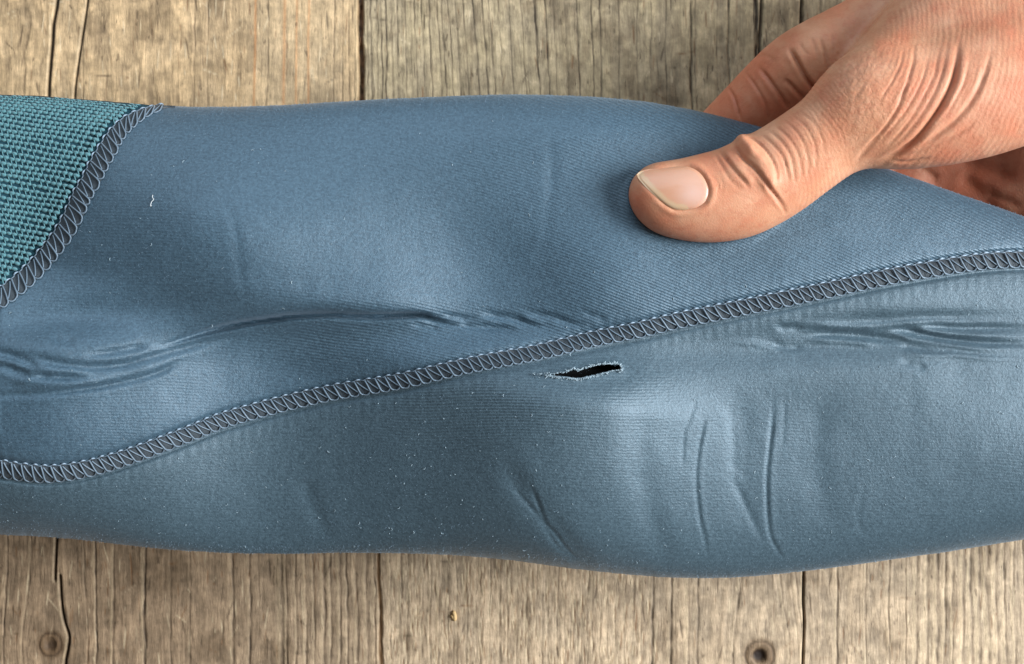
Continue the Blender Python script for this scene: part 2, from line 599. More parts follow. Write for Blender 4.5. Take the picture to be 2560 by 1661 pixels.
    darkc, litec, brownc = lin((62, 48, 35)), lin((224, 204, 170)), lin((120, 84, 52))
    for q in range(1500):
        lowr_ = random.random() < 0.55
        a0 = (random.uniform(-20, 2580), random.uniform(1300, 1690) if lowr_ else random.uniform(-20, 330))
        an = random.gauss(math.pi / 2, 0.10) if random.random() < 0.86 else random.uniform(0, math.pi)
        ln_ = random.uniform(8, 60)
        b0 = (a0[0] + ln_ * math.cos(an), a0[1] + ln_ * math.sin(an))
        if random.random() < 0.6:
            stroke(a0, b0, random.uniform(1.2, 2.4), random.uniform(0.25, 0.8), darkc if random.random() < 0.6 else brownc, -0.12)
        else:
            stroke(a0, b0, random.uniform(1.1, 2.0), random.uniform(0.2, 0.65), litec, 0.05)
    for q in range(420):        # torn fibres of the lower right plank
        a0 = (random.uniform(965, 1640), random.uniform(1310, 1690)); ln_ = random.uniform(10, 38)
        b0 = (a0[0] + random.gauss(0, 2), a0[1] + ln_)
        stroke(a0, b0, random.uniform(1.3, 2.4), random.uniform(0.3, 0.7), litec, 0.12)
        stroke((a0[0] + 4, a0[1] + 3), (b0[0] + 4, b0[1] + 3), 1.8, random.uniform(0.3, 0.6), brownc, -0.12)
    wn = warm[..., None] * 0.6
    c = c * (1 - wn) + lin((186, 118, 60)) * wn
    lt = np.clip(lite, 0, 1)[..., None] * 0.55
    c = c * (1 - lt) + lin((214, 192, 156)) * lt
    dk = np.clip(dark, 0, 1)[..., None] * 0.92
    c = c * (1 - dk) + lin((40, 29, 20)) * dk
    for (ku, kv, R, r0), d in zip(knots, kn_d):
        if not r0:
            continue
        ring = 0.5 + 0.5 * np.cos(d * 0.62)
        inn = 1 - smooth(r0 * 1.3, r0 * 2.1, d)
        kc = lin((104, 80, 56)) * (0.75 + 0.4 * ring)[..., None]
        c = c * (1 - 0.75 * inn[..., None]) + kc * 0.75 * inn[..., None]
        core = (1 - smooth(r0 * 0.35, r0 * 0.95, d)) * (0.55 if ku < 1000 else 1.0)
        c = c * (1 - core[..., None]) + lin((36, 24, 18)) * core[..., None]
        h -= core * 2.0
        rim = np.exp(-((d - r0 * 1.45) / 3.0) ** 2)
        c = c * (1 - 0.55 * rim[..., None]) + lin((54, 40, 28)) * 0.55 * rim[..., None]
        h -= rim * 0.3
    h = h * 0.6 + 0.06 * fib + 0.12 * fibw
    # lumpy torn fibres by the right plank's lower left
    rough = Bm * R_ * (1 - smooth(1500, 1700, U))
    h += rough * 0.16 * fbm(U / 13.0, V / 30.0, 71, 3)
    # joint between planks
    gd = U - gx
    jw = (8.0 * T + 5.0 * Bm) * (1 + 0.35 * fbm(V / 24.0, V * 0, 85, 3))
    joint = np.exp(-(gd / jw) ** 4)
    jc = (lin((84, 56, 32)) * (1 + 1.1 * fbm(U / 5.0, V / 14.0, 81, 3))[..., None]) * Tf + lin((104, 78, 50)) * (1 - Tf)
    c = c * (1 - joint[..., None]) + jc * joint[..., None]
    h -= joint * (1.3 * T + 0.35 * Bm) * (1 + 0.6 * fbm(U / 6.0, V / 20.0, 83, 2))
    edge = np.exp(-((gd + 11) / 6.0) ** 2) * T
    c = c * (1 - 0.4 * edge[..., None]) + lin((205, 180, 140)) * 0.4 * edge[..., None]
    c = np.clip(c, 0.004, 0.9)
    pts = P(U, V, ZT + 0 * U)
    pts[..., 2] += h * 1e-3
    nv, nu = U.shape
    jj, ii = np.meshgrid(np.arange(nv - 1), np.arange(nu - 1), indexing='ij')
    a = jj * nu + ii
    F = np.stack([a, a + nu, a + nu + 1, a + 1], -1)
    lm = left[:-1, :-1]
    for nm, m in (('plank', lm), ('plank', ~lm)):
        v, f, at = compact(pts.reshape(-1, 3), F[m], {'wood': ('C', c.reshape(-1, 3))})
        # a real board: close the sheet with a skirt going down 20 mm
        make_mesh(nm, v, f, M_WOOD, tab, True, at)
    # pale splinter standing on the lower right plank
    t = Tubes()
    for (x0, y0, x1, y1, r) in ((1133, 1527, 1137, 1553, 0.55), (1127, 1538, 1134, 1548, 0.4)):
        p = spline([tuple(P(x0, y0, ZT + 0.1)), tuple(P((x0 + x1) / 2 + 2, (y0 + y1) / 2, ZT + 0.5)), tuple(P(x1, y1, ZT + 0.1))], 4)
        t.add(p, np.array([0.25] + [1] * (len(p) - 2) + [0.25]) * r * 1e-3, 6)
    t.build('splinter', M_CHIP, tab)
    return tab


build_wood()

# ------------------------------------------------------------------ the sleeve
K = 2560 / 2380.0
TOP = np.array([(-250, 205), (-100, 214), (0, 220), (100, 224), (200, 232), (300, 240), (380, 246), (500, 249), (600, 247), (700, 242), (800, 236),
                (900, 230), (1000, 226), (1100, 222), (1200, 220), (1300, 222), (1400, 227), (1500, 237), (1600, 254), (1700, 277), (1780, 299),
                (1900, 338), (2040, 385), (2200, 441), (2380, 503), (2550, 560)]) * K
BOT = np.array([(-250, 1236), (-100, 1239), (0, 1243), (100, 1248), (200, 1256), (300, 1268), (400, 1278), (500, 1284), (600, 1287), (700, 1287),
                (800, 1285), (900, 1286), (1000, 1288), (1100, 1294), (1200, 1304), (1300, 1318), (1400, 1330), (1500, 1339), (1600, 1344),
                (1700, 1343), (1800, 1335), (1900, 1324), (2000, 1311), (2100, 1297), (2200, 1283), (2300, 1267), (2380, 1254), (2550, 1222)]) * K
SEAM = np.array([(-250, 1000), (-100, 1046), (0, 1071), (81, 1083), (134, 1083), (204, 1072), (285, 1049), (366, 1020), (447, 989), (508, 964), (580, 943), (664, 921), (781, 895),
                 (931, 870), (1081, 835), (1244, 804), (1369, 774), (1487, 750), (1580, 728), (1690, 706), (1782, 687), (1822, 679), (1944, 653.5), (2050, 630), (2155, 611),
                 (2229, 599), (2302, 590), (2380, 586.5), (2550, 586)]) * K
PSEAM = np.array([(408, 243), (385, 241), (335, 252), (290, 272), (258, 300), (232, 338), (210, 375), (192, 412), (170, 450), (152, 492), (128, 535), (100, 572),
                  (66, 612), (30, 645), (-10, 675), (-60, 705), (-150, 745), (-250, 780)]) * K


def ymap(arr, u):
    return np.interp(u, *spline(arr, 6).T)


def vtop(u): return ymap(TOP, u)
def vbot(u): return ymap(BOT, u)
def vseam(u): return ymap(SEAM, u)


def zone(o, k):
    return lambda pts: [(o[0] + x / k, o[1] + y / k) for x, y in pts]


A_ = zone((0, 720), 2.38); B_ = zone((800, 700), 2.975); C_ = zone((1200, 950), 2.38); D_ = zone((1700, 700), 2.767)
# (polyline, sigma px, depth mm, asymmetry): + depth = groove, - depth = ridge
CREASES = [
    (A_([(2380, 160), (2200, 166), (1950, 157), (1750, 166), (1600, 187), (1400, 217), (1200, 265), (1000, 330), (880, 355)]) [::-1]
     + B_([(750, 262), (850, 290), (950, 320), (1050, 348)]), 5.5, 1.0, -1),
    (A_([(900, 340), (780, 362), (640, 387), (480, 402)]), 9, 0.45, 0),
    (A_([(1500, 232), (1350, 287), (1200, 332), (1050, 372), (900, 412), (750, 452), (600, 470), (450, 465), (300, 440), (170, 400), (40, 380)]), 10, 0.55, 0),
    (A_([(1330, 275), (1100, 330), (900, 385)]), 6, 0.25, 0),
    (A_([(1550, 215), (1400, 262), (1200, 300), (1000, 350), (850, 395)]), 6, -0.3, 0),
    (A_([(1200, 395), (1050, 450), (950, 500), (800, 545), (650, 577), (450, 607), (250, 630), (0, 640), (-200, 640)]), 8, 0.5, 0),
    (A_([(-200, 350), (0, 390), (120, 425), (250, 475)]), 12, 0.6, 0),
    (A_([(-200, 440), (0, 462), (100, 490), (190, 503)]), 10, 0.55, 0),
    (A_([(180, 522), (350, 530), (530, 537)]), 11, 0.5, 0),
    (A_([(280, 300), (380, 312), (460, 332)]), 12, 0.25, 0),
    (A_([(-100, 420), (60, 445), (200, 490), (400, 500), (600, 500)]), 10, -0.3, 0),
    (A_([(0, 540), (200, 560), (500, 565), (700, 535)]), 10, -0.3, 0),
    (B_([(850, 255), (1000, 270), (1100, 288), (1200, 290)]), 6, 0.5, 0),
    (B_([(1000, 322), (1150, 350), (1350, 360), (1500, 376)]), 8, 0.55, 0),
    (B_([(1150, 237), (1300, 262), (1450, 292), (1560, 328), (1750, 350)]), 8, 0.5, 0),
    (B_([(1500, 240), (1700, 267), (1830, 310), (1970, 345)]), 7, 0.45, 0),
    (B_([(1930, 240), (2050, 270), (2140, 298)]), 7, 0.28, 0),
    (B_([(650, 318), (800, 350), (920, 376)]), 7, 0.35, 0),
    (B_([(1480, 255), (1600, 310), (1690, 335)]), 6, -0.3, 0),
    (B_([(1180, 300), (1350, 325), (1520, 350)]), 6, -0.3, 0),
    (C_([(1345, 200), (1330, 270), (1302, 400), (1287, 550), (1292, 700), (1312, 850), (1337, 950), (1362, 1130)]), 5.5, 0.42, -1),
    (C_([(1290, 100), (1250, 230), (1217, 300), (1207, 420), (1202, 560)]), 5.5, 0.25, -1),
    (C_([(1745, 60), (1737, 260), (1722, 400), (1707, 560), (1707, 720), (1722, 900), (1762, 1000), (1840, 1110)]), 5.5, 0.46, -1),
    (C_([(1480, 540), (1560, 700), (1620, 830), (1700, 1000)]), 9, 0.25, 0),
    (C_([(160, 560), (240, 690), (330, 790), (400, 900), (470, 1000), (600, 1100)]), 6, 0.28, -1),
    (C_([(285, 590), (340, 720), (390, 850), (440, 905), (520, 1010), (600, 1080)]), 5, 0.42, -1),
    (C_([(1812, 60), (1810, 250), (1800, 420)]), 5, 0.12, -1),
    (C_([(2300, 560), (2250, 800), (2290, 950)]), 8, 0.12, 0),
    (C_([(1480, 120), (1510, 400), (1500, 560)]), 10, 0.12, 0),
    (D_([(700, 280), (880, 305), (1000, 316), (1200, 325), (1400, 316), (1560, 300), (1750, 287), (2000, 290), (2500, 276)]), 8, -0.42, 0),
    (D_([(800, 420), (950, 415), (1100, 425), (1300, 440), (1430, 450)]), 8, -0.4, 0),
    (D_([(1380, 360), (1500, 380), (1600, 408), (1750, 430), (1950, 460), (2150, 478), (2500, 468)]), 7, -0.42, 0),
    (D_([(1620, 322), (1700, 352), (1900, 375), (2100, 385), (2500, 404)]), 7, -0.42, 0),
    (D_([(1450, 488), (1600, 510), (1750, 525), (1900, 520), (2150, 545), (2500, 545)]), 7, -0.3, 0),
    (D_([(840, 385), (1050, 372), (1250, 386), (1400, 405), (1570, 425)]), 9, 0.55, 0),
    (D_([(1390, 338), (1550, 345), (1650, 370), (1800, 402), (2000, 430), (2250, 442), (2500, 438)]), 8, 0.6, 0),
    (D_([(1660, 308), (1900, 330), (2200, 332), (2500, 340)]), 8, 0.4, 0),
    (D_([(640, 322), (760, 332), (870, 330)]), 9, 0.35, 0),
    (D_([(600, 440), (750, 468), (880, 465)]), 9, 0.3, 0),
    (D_([(300, 445), (480, 440), (600, 465), (700, 490)]), 7, -0.22, 0),
    (D_([(1000, 272), (1400, 268), (1800, 258), (2400, 248)]), 14, 0.35, 0),
    (D_([(1500, 560), (1620, 590), (1720, 625)]), 10, 0.22, 0),
    (D_([(1500, 470), (1620, 468), (1760, 495)]), 7, 0.25, 0),
    # broad soft folds between the upright creases
    ([(1620, 1000), (1600, 1150), (1640, 1330), (1690, 1430)], 30, 0.35, 0),
    ([(1860, 980), (1845, 1150), (1870, 1330)], 34, 0.35, 0),
    ([(2060, 960), (2040, 1150), (2080, 1340)], 40, 0.30, 0),
    ([(1240, 1130), (1330, 1260), (1440, 1390), (1480, 1420)], 26, 0.45, 0),
    ([(760, 1190), (780, 1260), (830, 1360)], 22, 0.30, 0),
    # faint upright creases of the upper panel
    ([(540, 470), (585, 560), (600, 680), (622, 770)], 12, 0.08, 0),
    ([(1375, 300), (1380, 420), (1368, 560), (1350, 650)], 14, 0.10, 0),
]
# broad forms: (u, v, sigma u, sigma v, rotation deg, height mm)
BUMPS = [
    (540, 560, 300, 200, -8, 3.4),        # belly of the upper panel
    (1200, 670, 240, 170, -28, -1.7),     # hollow left of the thumb
    (1500, 690, 170, 150, 10, 1.0),
    (1480, 300, 260, 90, 4, 1.6),
    (150, 800, 250, 50, 6, -1.6),
    (1000, 830, 420, 45, 2, -1.0),        # below the long crease
    (2100, 850, 420, 55, 3, -1.2),
    (60, 560, 160, 260, 0, -1.2),
]
# long swell and trough of the lower half, left to right (px, mm)
SWELL = [(-260, 6.0), (0, 6.6), (150, 5.8), (350, 1.6), (550, -3.4), (700, -5.0), (850, -3.6), (1050, 0.4), (1250, 4.6), (1390, 6.2), (1520, 5.6), (1670, 2.6), (1820, 0.2),
         (2000, -0.8), (2300, 0.0), (2560, 1.4), (2740, 2.4)]
TEAR = [(1370, 938), (1384, 934), (1400, 931), (1416, 930), (1432, 925), (1446, 927), (1460, 922), (1480, 916), (1500, 912), (1520, 911), (1540, 911), (1551, 914),
        (1554, 921), (1550, 931), (1545, 927), (1530, 928), (1512, 932), (1492, 937), (1470, 942), (1448, 947), (1432, 946), (1412, 943), (1392, 942), (1380, 940)]

# thumb stations (photo pixels, radius px, mm over the mid plane)


def C1(x, y): return (1500 + x * 0.44538, y * 0.44538)


THUMB = [(330, 1090, 168, 16.5), (410, 1118, 206, 16.2), (580, 1115, 241, 16.2), (750, 1085, 255, 16.6), (880, 1028, 256, 17.2), (1005, 958, 250, 18),
         (1150, 858, 243, 19), (1300, 752, 246, 20), (1450, 645, 285, 20.5), (1600, 580, 330, 20)]
TH = spline([(*C1(x, y), r * 0.44538, z - 1.5) for x, y, r, z in THUMB], 5)
TSQ = 0.86


def hz_exact(U, V, detail=True):
    """height (mm over the mid plane) of the sleeve's upper face at photo pixel (U, V)"""
    vt = vtop(U); vb = vbot(U)
    t = np.clip((V - vt) / (vb - vt), 0, 1)
    H = np.interp(U, [-250, 600, 1500, 2560], [14.5, 14.5, 13.5, 12.5])
    e = np.abs(2 * t - 1)
    prof = (1 - e ** 2.7) ** (1 / 2.25)
    z = H * prof
    env = np.clip(prof, 0, 1) ** 0.8
    add = np.zeros_like(z)
    for (bu, bv, su, sv, rot, a) in BUMPS:
        a = a * 2.3
        c, s = math.cos(math.radians(rot)), math.sin(math.radians(rot))
        x = (U - bu) * c - (V - bv) * s; y = (U - bu) * s + (V - bv) * c
        add += a * np.exp(-(x / su) ** 2 - (y / sv) ** 2)
    add += 0.25 * fbm(U / 160.0, V / 160.0, 91, 3) + 0.05 * fbm(U / 40.0, V / 40.0, 95, 2)
    sw = spline(SWELL, 6)
    add += np.interp(U + 0.10 * (V - 1100), sw[:, 0], sw[:, 1]) * smooth(790, 1010, V + 0.12 * (1280 - U)) * 1.6
    broad = add
    add = np.zeros_like(z)
    if detail:
        for pl, w, dep, asym in CREASES:
            sp = spline(pl, 5)
            sel, d, sg, tt = pdist(U, V, sp, w * 5)
            if d is None:
                continue
            fl_ = 0.20 if sp[:, 1].mean() > 1000 else 0.30
            fade = smooth(0, fl_, tt) * smooth(1, 1 - fl_, tt) * 1.1
            fade = fade * (1 + 0.12 * np.sin(tt * 17 + dep * 9)) * (1.5 if sp[:, 0].mean() < 900 and sp[:, 1].mean() < 1000 else (1.15 if sp[:, 1].mean() < 930 else (0.55 if w < 10 else 0.9)))
            prof2 = np.exp(-(d / w) ** 2)
            lip = np.exp(-((d - 2.0 * w) / (1.3 * w)) ** 2) * (0.18 if dep > 0 else 0.08)
            if asym:
                lip = lip * (1 + 0.7 * np.sign(asym) * sg)
            add[sel] += (-prof2 + lip) * dep * fade
        # the upper panel rolls over into the long crease
        cr = spline(CREASES[0][0], 5)
        cr = cr[np.argsort(cr[:, 0])]
        dv = V - np.interp(U, cr[:, 0], cr[:, 1])
        fade = smooth(360, 620, U) * (1 - smooth(950, 1180, U))
        add += np.where(dv < 0, 2.0 * (1 - np.exp(-(dv / 16) ** 2)) * np.exp(-(dv / 120) ** 2), 0.5 * (1 - np.exp(-(dv / 8) ** 2)) * np.exp(-(dv / 60) ** 2)) * fade
        add -= 3.2 * np.exp(-((dv - 3) / 6.0) ** 2) * fade
        # gathers beside the long seam
        sd = V - vseam(U)
        add += 0.03 * np.sin(U * 2 * np.pi / 27.5 + 1.2 * fbm(U / 60, U * 0, 12)) * (np.exp(-((sd - 62) / 22) ** 2) + np.exp(-((sd + 14) / 14) ** 2))
        # the seam sits slightly sunk
        add -= 0.7 * np.exp(-((sd - 22) / 34) ** 2)
        add -= 0.8 * np.exp(-((sd + 4) / 5.0) ** 2) + 0.7 * np.exp(-((sd - 44) / 5.0) ** 2)
        ps = spline(PSEAM, 6)
        sel, d, sg, tt = pdist(U, V, ps, 120)
        if d is not None:
            add[sel] += -0.8 * np.exp(-(d / 36) ** 2)
        # lips of the tear
        sel, d, sg, tt = pdist(U, V, np.array(TEAR + TEAR[:1]), 60)
        if d is not None:
            add[sel] += 0.35 * np.exp(-(d / 12) ** 2) - 0.5 * np.exp(-(d / 40) ** 2)
    z = z + broad * env + add * np.clip(prof * 2.2, 0, 1)
    # pressed down by the thumb
    k = 2.6
    zt = np.full_like(z, 99.0)
    for (tu, tv, tr, tz) in TH:
        d2 = (U - tu) ** 2 + (V - tv) ** 2
        r2 = (tr * 1.0) ** 2
        m = d2 < r2
        zz = np.where(m, tz - TSQ * S0 * 1e3 * np.sqrt(np.maximum(r2 - d2, 0)),
                      tz + (np.sqrt(np.maximum(d2, 0)) - tr) * S0 * 1e3 * 0.75)
        zt = np.minimum(zt, zz)
    zt = zt - 0.35
    hh = np.clip(0.5 + 0.5 * (zt - z) / (k * 1.6), 0, 1)
    z = zt * (1 - hh) + z * hh - k * 1.6 * hh * (1 - hh) * 0.5
    return z


_gu = np.arange(-270, 2740, 3.0); _gv = np.arange(140, 1520, 3.0)
_GU, _GV = np.meshgrid(_gu, _gv, indexing='ij')
_HZ = {True: hz_exact(_GU, _GV, True), False: hz_exact(_GU, _GV, False)}


def hz(U, V, detail=True):
    G = _HZ[detail]
    x = np.clip((np.asarray(U, float) + 270) / 3.0, 0, len(_gu) - 1.001); y = np.clip((np.asarray(V, float) - 140) / 3.0, 0, len(_gv) - 1.001)
    i = x.astype(int); j = y.astype(int); fx = x - i; fy = y - j
    return (G[i, j] * (1 - fx) + G[i + 1, j] * fx) * (1 - fy) + (G[i, j + 1] * (1 - fx) + G[i + 1, j + 1] * fx) * fy


_TOPS = spline(TOP, 6).T; _BOTS = spline(BOT, 6).T; _SEAMS = spline(SEAM, 6).T


def vtop(u): return np.interp(u, *_TOPS)
def vbot(u): return np.interp(u, *_BOTS)
def vseam(u): return np.interp(u, *_SEAMS)


def hbot(U, V):
    vt = vtop(U); vb = vbot(U)
    t = np.clip((V - vt) / (vb - vt), 0, 1)
    e = np.abs(2 * t - 1)
    prof = (1 - e ** 2.7) ** (1 / 2.25)
    near = np.exp(-((U - 2000) / 520) ** 2 - ((V - 470) / 420) ** 2)
    return -(10.0 - 7.8 * near) * prof


def surf(u, v, lift=0.0):
    """world point on the sleeve, lifted by lift mm"""
    u = np.asarray(u, float); v = np.asarray(v, float)
    return P(u, v, hz(u.reshape(-1), v.reshape(-1)).reshape(u.shape) + lift)


def rib_coord(U, V):
    us = np.linspace(-300, 2900, 400)
    sl_up = np.interp(us, [-300, 300, 900, 1400, 1800, 2900], [-0.12, 0.03, 0.16, 0.36, 0.46, 0.50])
    cum = np.concatenate([[0], np.cumsum((sl_up[1:] + sl_up[:-1]) / 2 * np.diff(us))])
    up = V - np.interp(U, us, cum) + 8 * fbm(U / 240, V / 240, 14, 2)
    lo = V - 0.02 * U + 10 * fbm(U / 260, V / 200, 15, 2)
    return np.where(V < vseam(U) + 20, up, lo)


def build_sleeve():
    root = empty('wetsuit_sleeve', tuple(P(1280, 830, -10.5)))
    root['label'] = 'torn slate-blue neoprene wetsuit sleeve stretched above the wooden planks'
    root['category'] = 'sleeve'
    off = np.array(root.location)
    us = np.concatenate([np.arange(-800, -240, 20.0), np.arange(-240, 2700, 3.8), np.arange(2700, 3300, 20.0)])
    # across: dense everywhere, densest at the rolled edges
    q = np.linspace(0, 1, 330)
    ts = q - 0.10 * np.sin(2 * np.pi * q) / (2 * np.pi) * 4.0
    ts = (ts - ts[0]) / (ts[-1] - ts[0])
    ts = np.clip(ts, 0, 1)
    Ug, Tg = np.meshgrid(us, ts, indexing='ij')
    Vg = vtop(Ug) + Tg * (vbot(Ug) - vtop(Ug))
    Z = hz_exact(Ug, Vg)
    # soft weave relief so that the edge is not a ruled line
    Vg2 = Vg + 0.9 * fbm(Ug / 22.0, Tg * 9, 17, 3) * (np.abs(2 * Tg - 1) > 0.97)
    top = P(Ug, Vg2, Z)
    tb = np.linspace(1, 0, 60)[1:-1]
    tb = 0.5 - 0.5 * np.cos(np.pi * tb)
    Ub, Tb = np.meshgrid(us, tb, indexing='ij')
    Vb = vtop(Ub) + Tb * (vbot(Ub) - vtop(Ub))
    bot = P(Ub, Vb, hbot(Ub, Vb))
    pts = np.concatenate([top, bot], 1)
    UU = np.concatenate([Ug, Ub], 1); VV = np.concatenate([Vg, Vb], 1)
    isbot = np.concatenate([np.zeros(Ug.shape, bool), np.ones(Ub.shape, bool)], 1)
    nu, nt = UU.shape
    ii, jj = np.meshgrid(np.arange(nu - 1), np.arange(nt), indexing='ij')
    j2 = (jj + 1) % nt
    F = np.stack([ii * nt + jj, ii * nt + j2, (ii + 1) * nt + j2, (ii + 1) * nt + jj], -1).reshape(-1, 4)
    Uf = UU.reshape(-1)[F].mean(1); Vf = VV.reshape(-1)[F].mean(1); bf = isbot.reshape(-1)[F].any(1)
    ps = spline(PSEAM, 6)
    # knit panel: left of the curved seam (closed polygon)
    kpoly = [tuple(p) for p in ps] + [(-400, 850), (-400, 50), (452, 50)]
    isk = inpoly(Uf, Vf, kpoly)
    isu = (Vf < vseam(Uf) + 22)
    tear = inpoly(Uf, Vf, TEAR) & ~bf
    rib = rib_coord(UU.reshape(-1), VV.reshape(-1))
    Uf1 = UU.reshape(-1); Vf1 = VV.reshape(-1)
    up_ = (Vf1 < vseam(Uf1) + 20)
    amp = np.where(up_, 0.22 + 0.78 * np.maximum(smooth(1150, 1700, Uf1), np.exp(-((Vf1 - 840) / 70) ** 2) * smooth(500, 900, Uf1)),
                   0.16 + 0.75 * np.exp(-((Uf1 - 1250) / 260) ** 2 - ((Vf1 - 1000) / 110) ** 2))
    amp = amp * (0.75 + 0.5 * fbm(Uf1 / 90, Vf1 / 90, 19, 3))
    at = {'rib': ('F', rib), 'ribamp': ('F', amp)}
    P3 = pts.reshape(-1, 3) - off
    for nm, m, mat in (('lower_panel', ~isk & ~isu & ~tear, M_FAB2), ('upper_panel', ~isk & isu & ~tear, M_FAB), ('knit_panel', isk, M_KNITB)):
        v, f, a = compact(P3, F[m], at)
        o = make_mesh(nm, v, f, mat, root, True, a)
        if nm == 'lower_panel':
            o['label'] = 'greyer lower jersey panel with the tear'
            lowp = o
        if nm == 'knit_panel':
            o['label'] = 'teal waffle-knit panel'
            knit = o

    def loc(p):
        return np.asarray(p) - off

    # black foam core behind the tear and the torn rim
    a = np.array(TEAR)
    c = a.mean(0)
    ring = (a - c) * np.array([1.12, 1.9]) + c
    n = len(ring)
    pv = [P(ring[i, 0], ring[i, 1], hz(ring[i:i + 1, 0], ring[i:i + 1, 1], False)[0] - 1.4) for i in range(n)]
    pv2 = [P((ring[i, 0] - c[0]) * 0.5 + c[0], (ring[i, 1] - c[1]) * 0.5 + c[1], hz(ring[i:i + 1, 0], ring[i:i + 1, 1], False)[0] - 3.6) for i in range(n)]
    pc = [P(c[0], c[1], hz(np.array([c[0]]), np.array([c[1]]), False)[0] - 3.8)]
    vv = np.array(pv + pv2 + pc) - off
    fc = []
    for i in range(n):
        j = (i + 1) % n
        fc += [(i, j, n + j), (i, n + j, n + i), (n + i, n + j, 2 * n)]
    make_mesh('foam_core', vv, np.array(fc), M_BLACK, root)['label'] = 'black foam showing in the tear'
    # frayed pale fibres round the tear
    T = Tubes()
    loop = spline(TEAR + TEAR[:1], 6)
    seg = np.linalg.norm(np.diff(loop, axis=0), axis=1); cum = np.concatenate([[0], np.cumsum(seg)])
    for k in range(330):
        s = random.random() * cum[-1]
        i = min(np.searchsorted(cum, s) - 1, len(loop) - 2); i = max(i, 0)
        p = loop[i] + (loop[i + 1] - loop[i]) * random.random()
        dvec = p - c; out = np.array([dvec[0] * 0.05, dvec[1]]); out /= np.linalg.norm(out) + 1e-6
        wgt = random.uniform(0.7, 1.3) if (p[1] > 936 or p[0] < 1440) else random.choice((0.3, 0.5, 0.9))
        l = random.uniform(2, 8.5) * wgt
        p0 = p - out * random.uniform(0, 1.0)
        p1 = p + out * l * 0.5 + np.array([random.uniform(-3, 3), 0])
        p2 = p + out * l * random.uniform(0.3, 1.1) + np.array([random.uniform(-4, 4), random.uniform(-1.5, 1.5)])
        z0 = hz(np.array([p[0]]), np.array([p[1]]))[0] + 0.1
        if k % 60 == 0:
            pass
        T.add(loc([P(*p0, z0 - 0.25), P(*p1, z0 + random.uniform(0.1, 0.5)), P(*p2, z0 + random.uniform(0, 0.35))]), np.array([0.10, 0.12, 0.06]) * 1e-3 * random.uniform(0.7, 1.5), 3)
    for k in range(26):      # unravelled tail at the left end
        p = np.array([random.uniform(1330, 1378), 936 + random.gauss(0, 2.5)])
        z0 = hz(p[None, 0], p[None, 1], False)[0] + 0.2
        d = np.array([random.uniform(-4, 4), random.uniform(-4, 4)])
        T.add(loc([P(*p, z0 - 0.1), P(*(p + d * 0.6), z0 + 0.3), P(*(p + d), z0 + 0.1)]), np.array([0.10, 0.11, 0.05]) * 1e-3, 3)
    T.build('frayed_edge', M_FRAY, root, 'stuff')

    # ---- seams --------------------------------------------------------
    def seam(path, width, pitch, side, wfun):
        """path: pixel polyline of the needle line; the band lies on the `side` of it"""
        seg = np.linalg.norm(np.diff(path, axis=0), axis=1); cum = np.concatenate([[0], np.cumsum(seg)])

        def at(s, b):
            s = np.asarray(s, float); b = np.asarray(b, float)
            x = np.interp(s, cum, path[:, 0]); y = np.interp(s, cum, path[:, 1])
            x1 = np.interp(s + 4, cum, path[:, 0]); y1 = np.interp(s + 4, cum, path[:, 1])
            x0 = np.interp(s - 4, cum, path[:, 0]); y0 = np.interp(s - 4, cum, path[:, 1])
            tx = x1 - x0; ty = y1 - y0; L = np.hypot(tx, ty) + 1e-9
            nx = -ty / L * side; ny = tx / L * side
            b = b * wfun(s)
            return x + nx * b, y + ny * b

        def pt(s, b, lift):
            x, y = at(s, b)
            e = np.clip((b + 4) / (width + 8), 0.0, 1.0)
            z = hz(x.reshape(-1), y.reshape(-1)).reshape(x.shape) + lift + 0.30 * np.sin(np.pi * e) ** 0.5 - 0.10
            return P(x, y, z)

        holder = None
        L = cum[-1]
        ss = np.arange(0, L, 3.0); bs = np.linspace(-4, width + 4, 15)
        Sg, Bg = np.meshgrid(ss, bs, indexing='ij')
        x, y = at(Sg, Bg)
        e = (Bg + 4) / (width + 8)
        puff = np.sin(np.pi * e) ** 0.5 * 0.85 - 0.35
        puff = puff + 0.12 * np.sin(Sg * 2 * np.pi / pitch) * np.sin(np.pi * e) + 0.05 * vnoise(Sg / 4.0, Bg / 2.0, 23)
        inside = (y > vtop(x) - 2)
        z = hz(x.reshape(-1), np.maximum(y, vtop(x) + 2).reshape(-1)).reshape(x.shape) + puff
        band = loc(P(x, np.maximum(y, vtop(x) - 1), z))
        nS, nB = Sg.shape
        i, j = np.meshgrid(np.arange(nS - 1), np.arange(nB - 1), indexing='ij')
        a = i * nB + j
        f = np.stack([a, a + 1, a + nB + 1, a + nB], -1).reshape(-1, 4)
        fin = inside.reshape(-1)[f].all(1)
        vv, ff, _ = compact(band.reshape(-1, 3), f[fin], {})
        holder = make_mesh('seam', vv, ff, M_BAND, root)
        # stitches, each its own piece
        s = 6.0; W = width
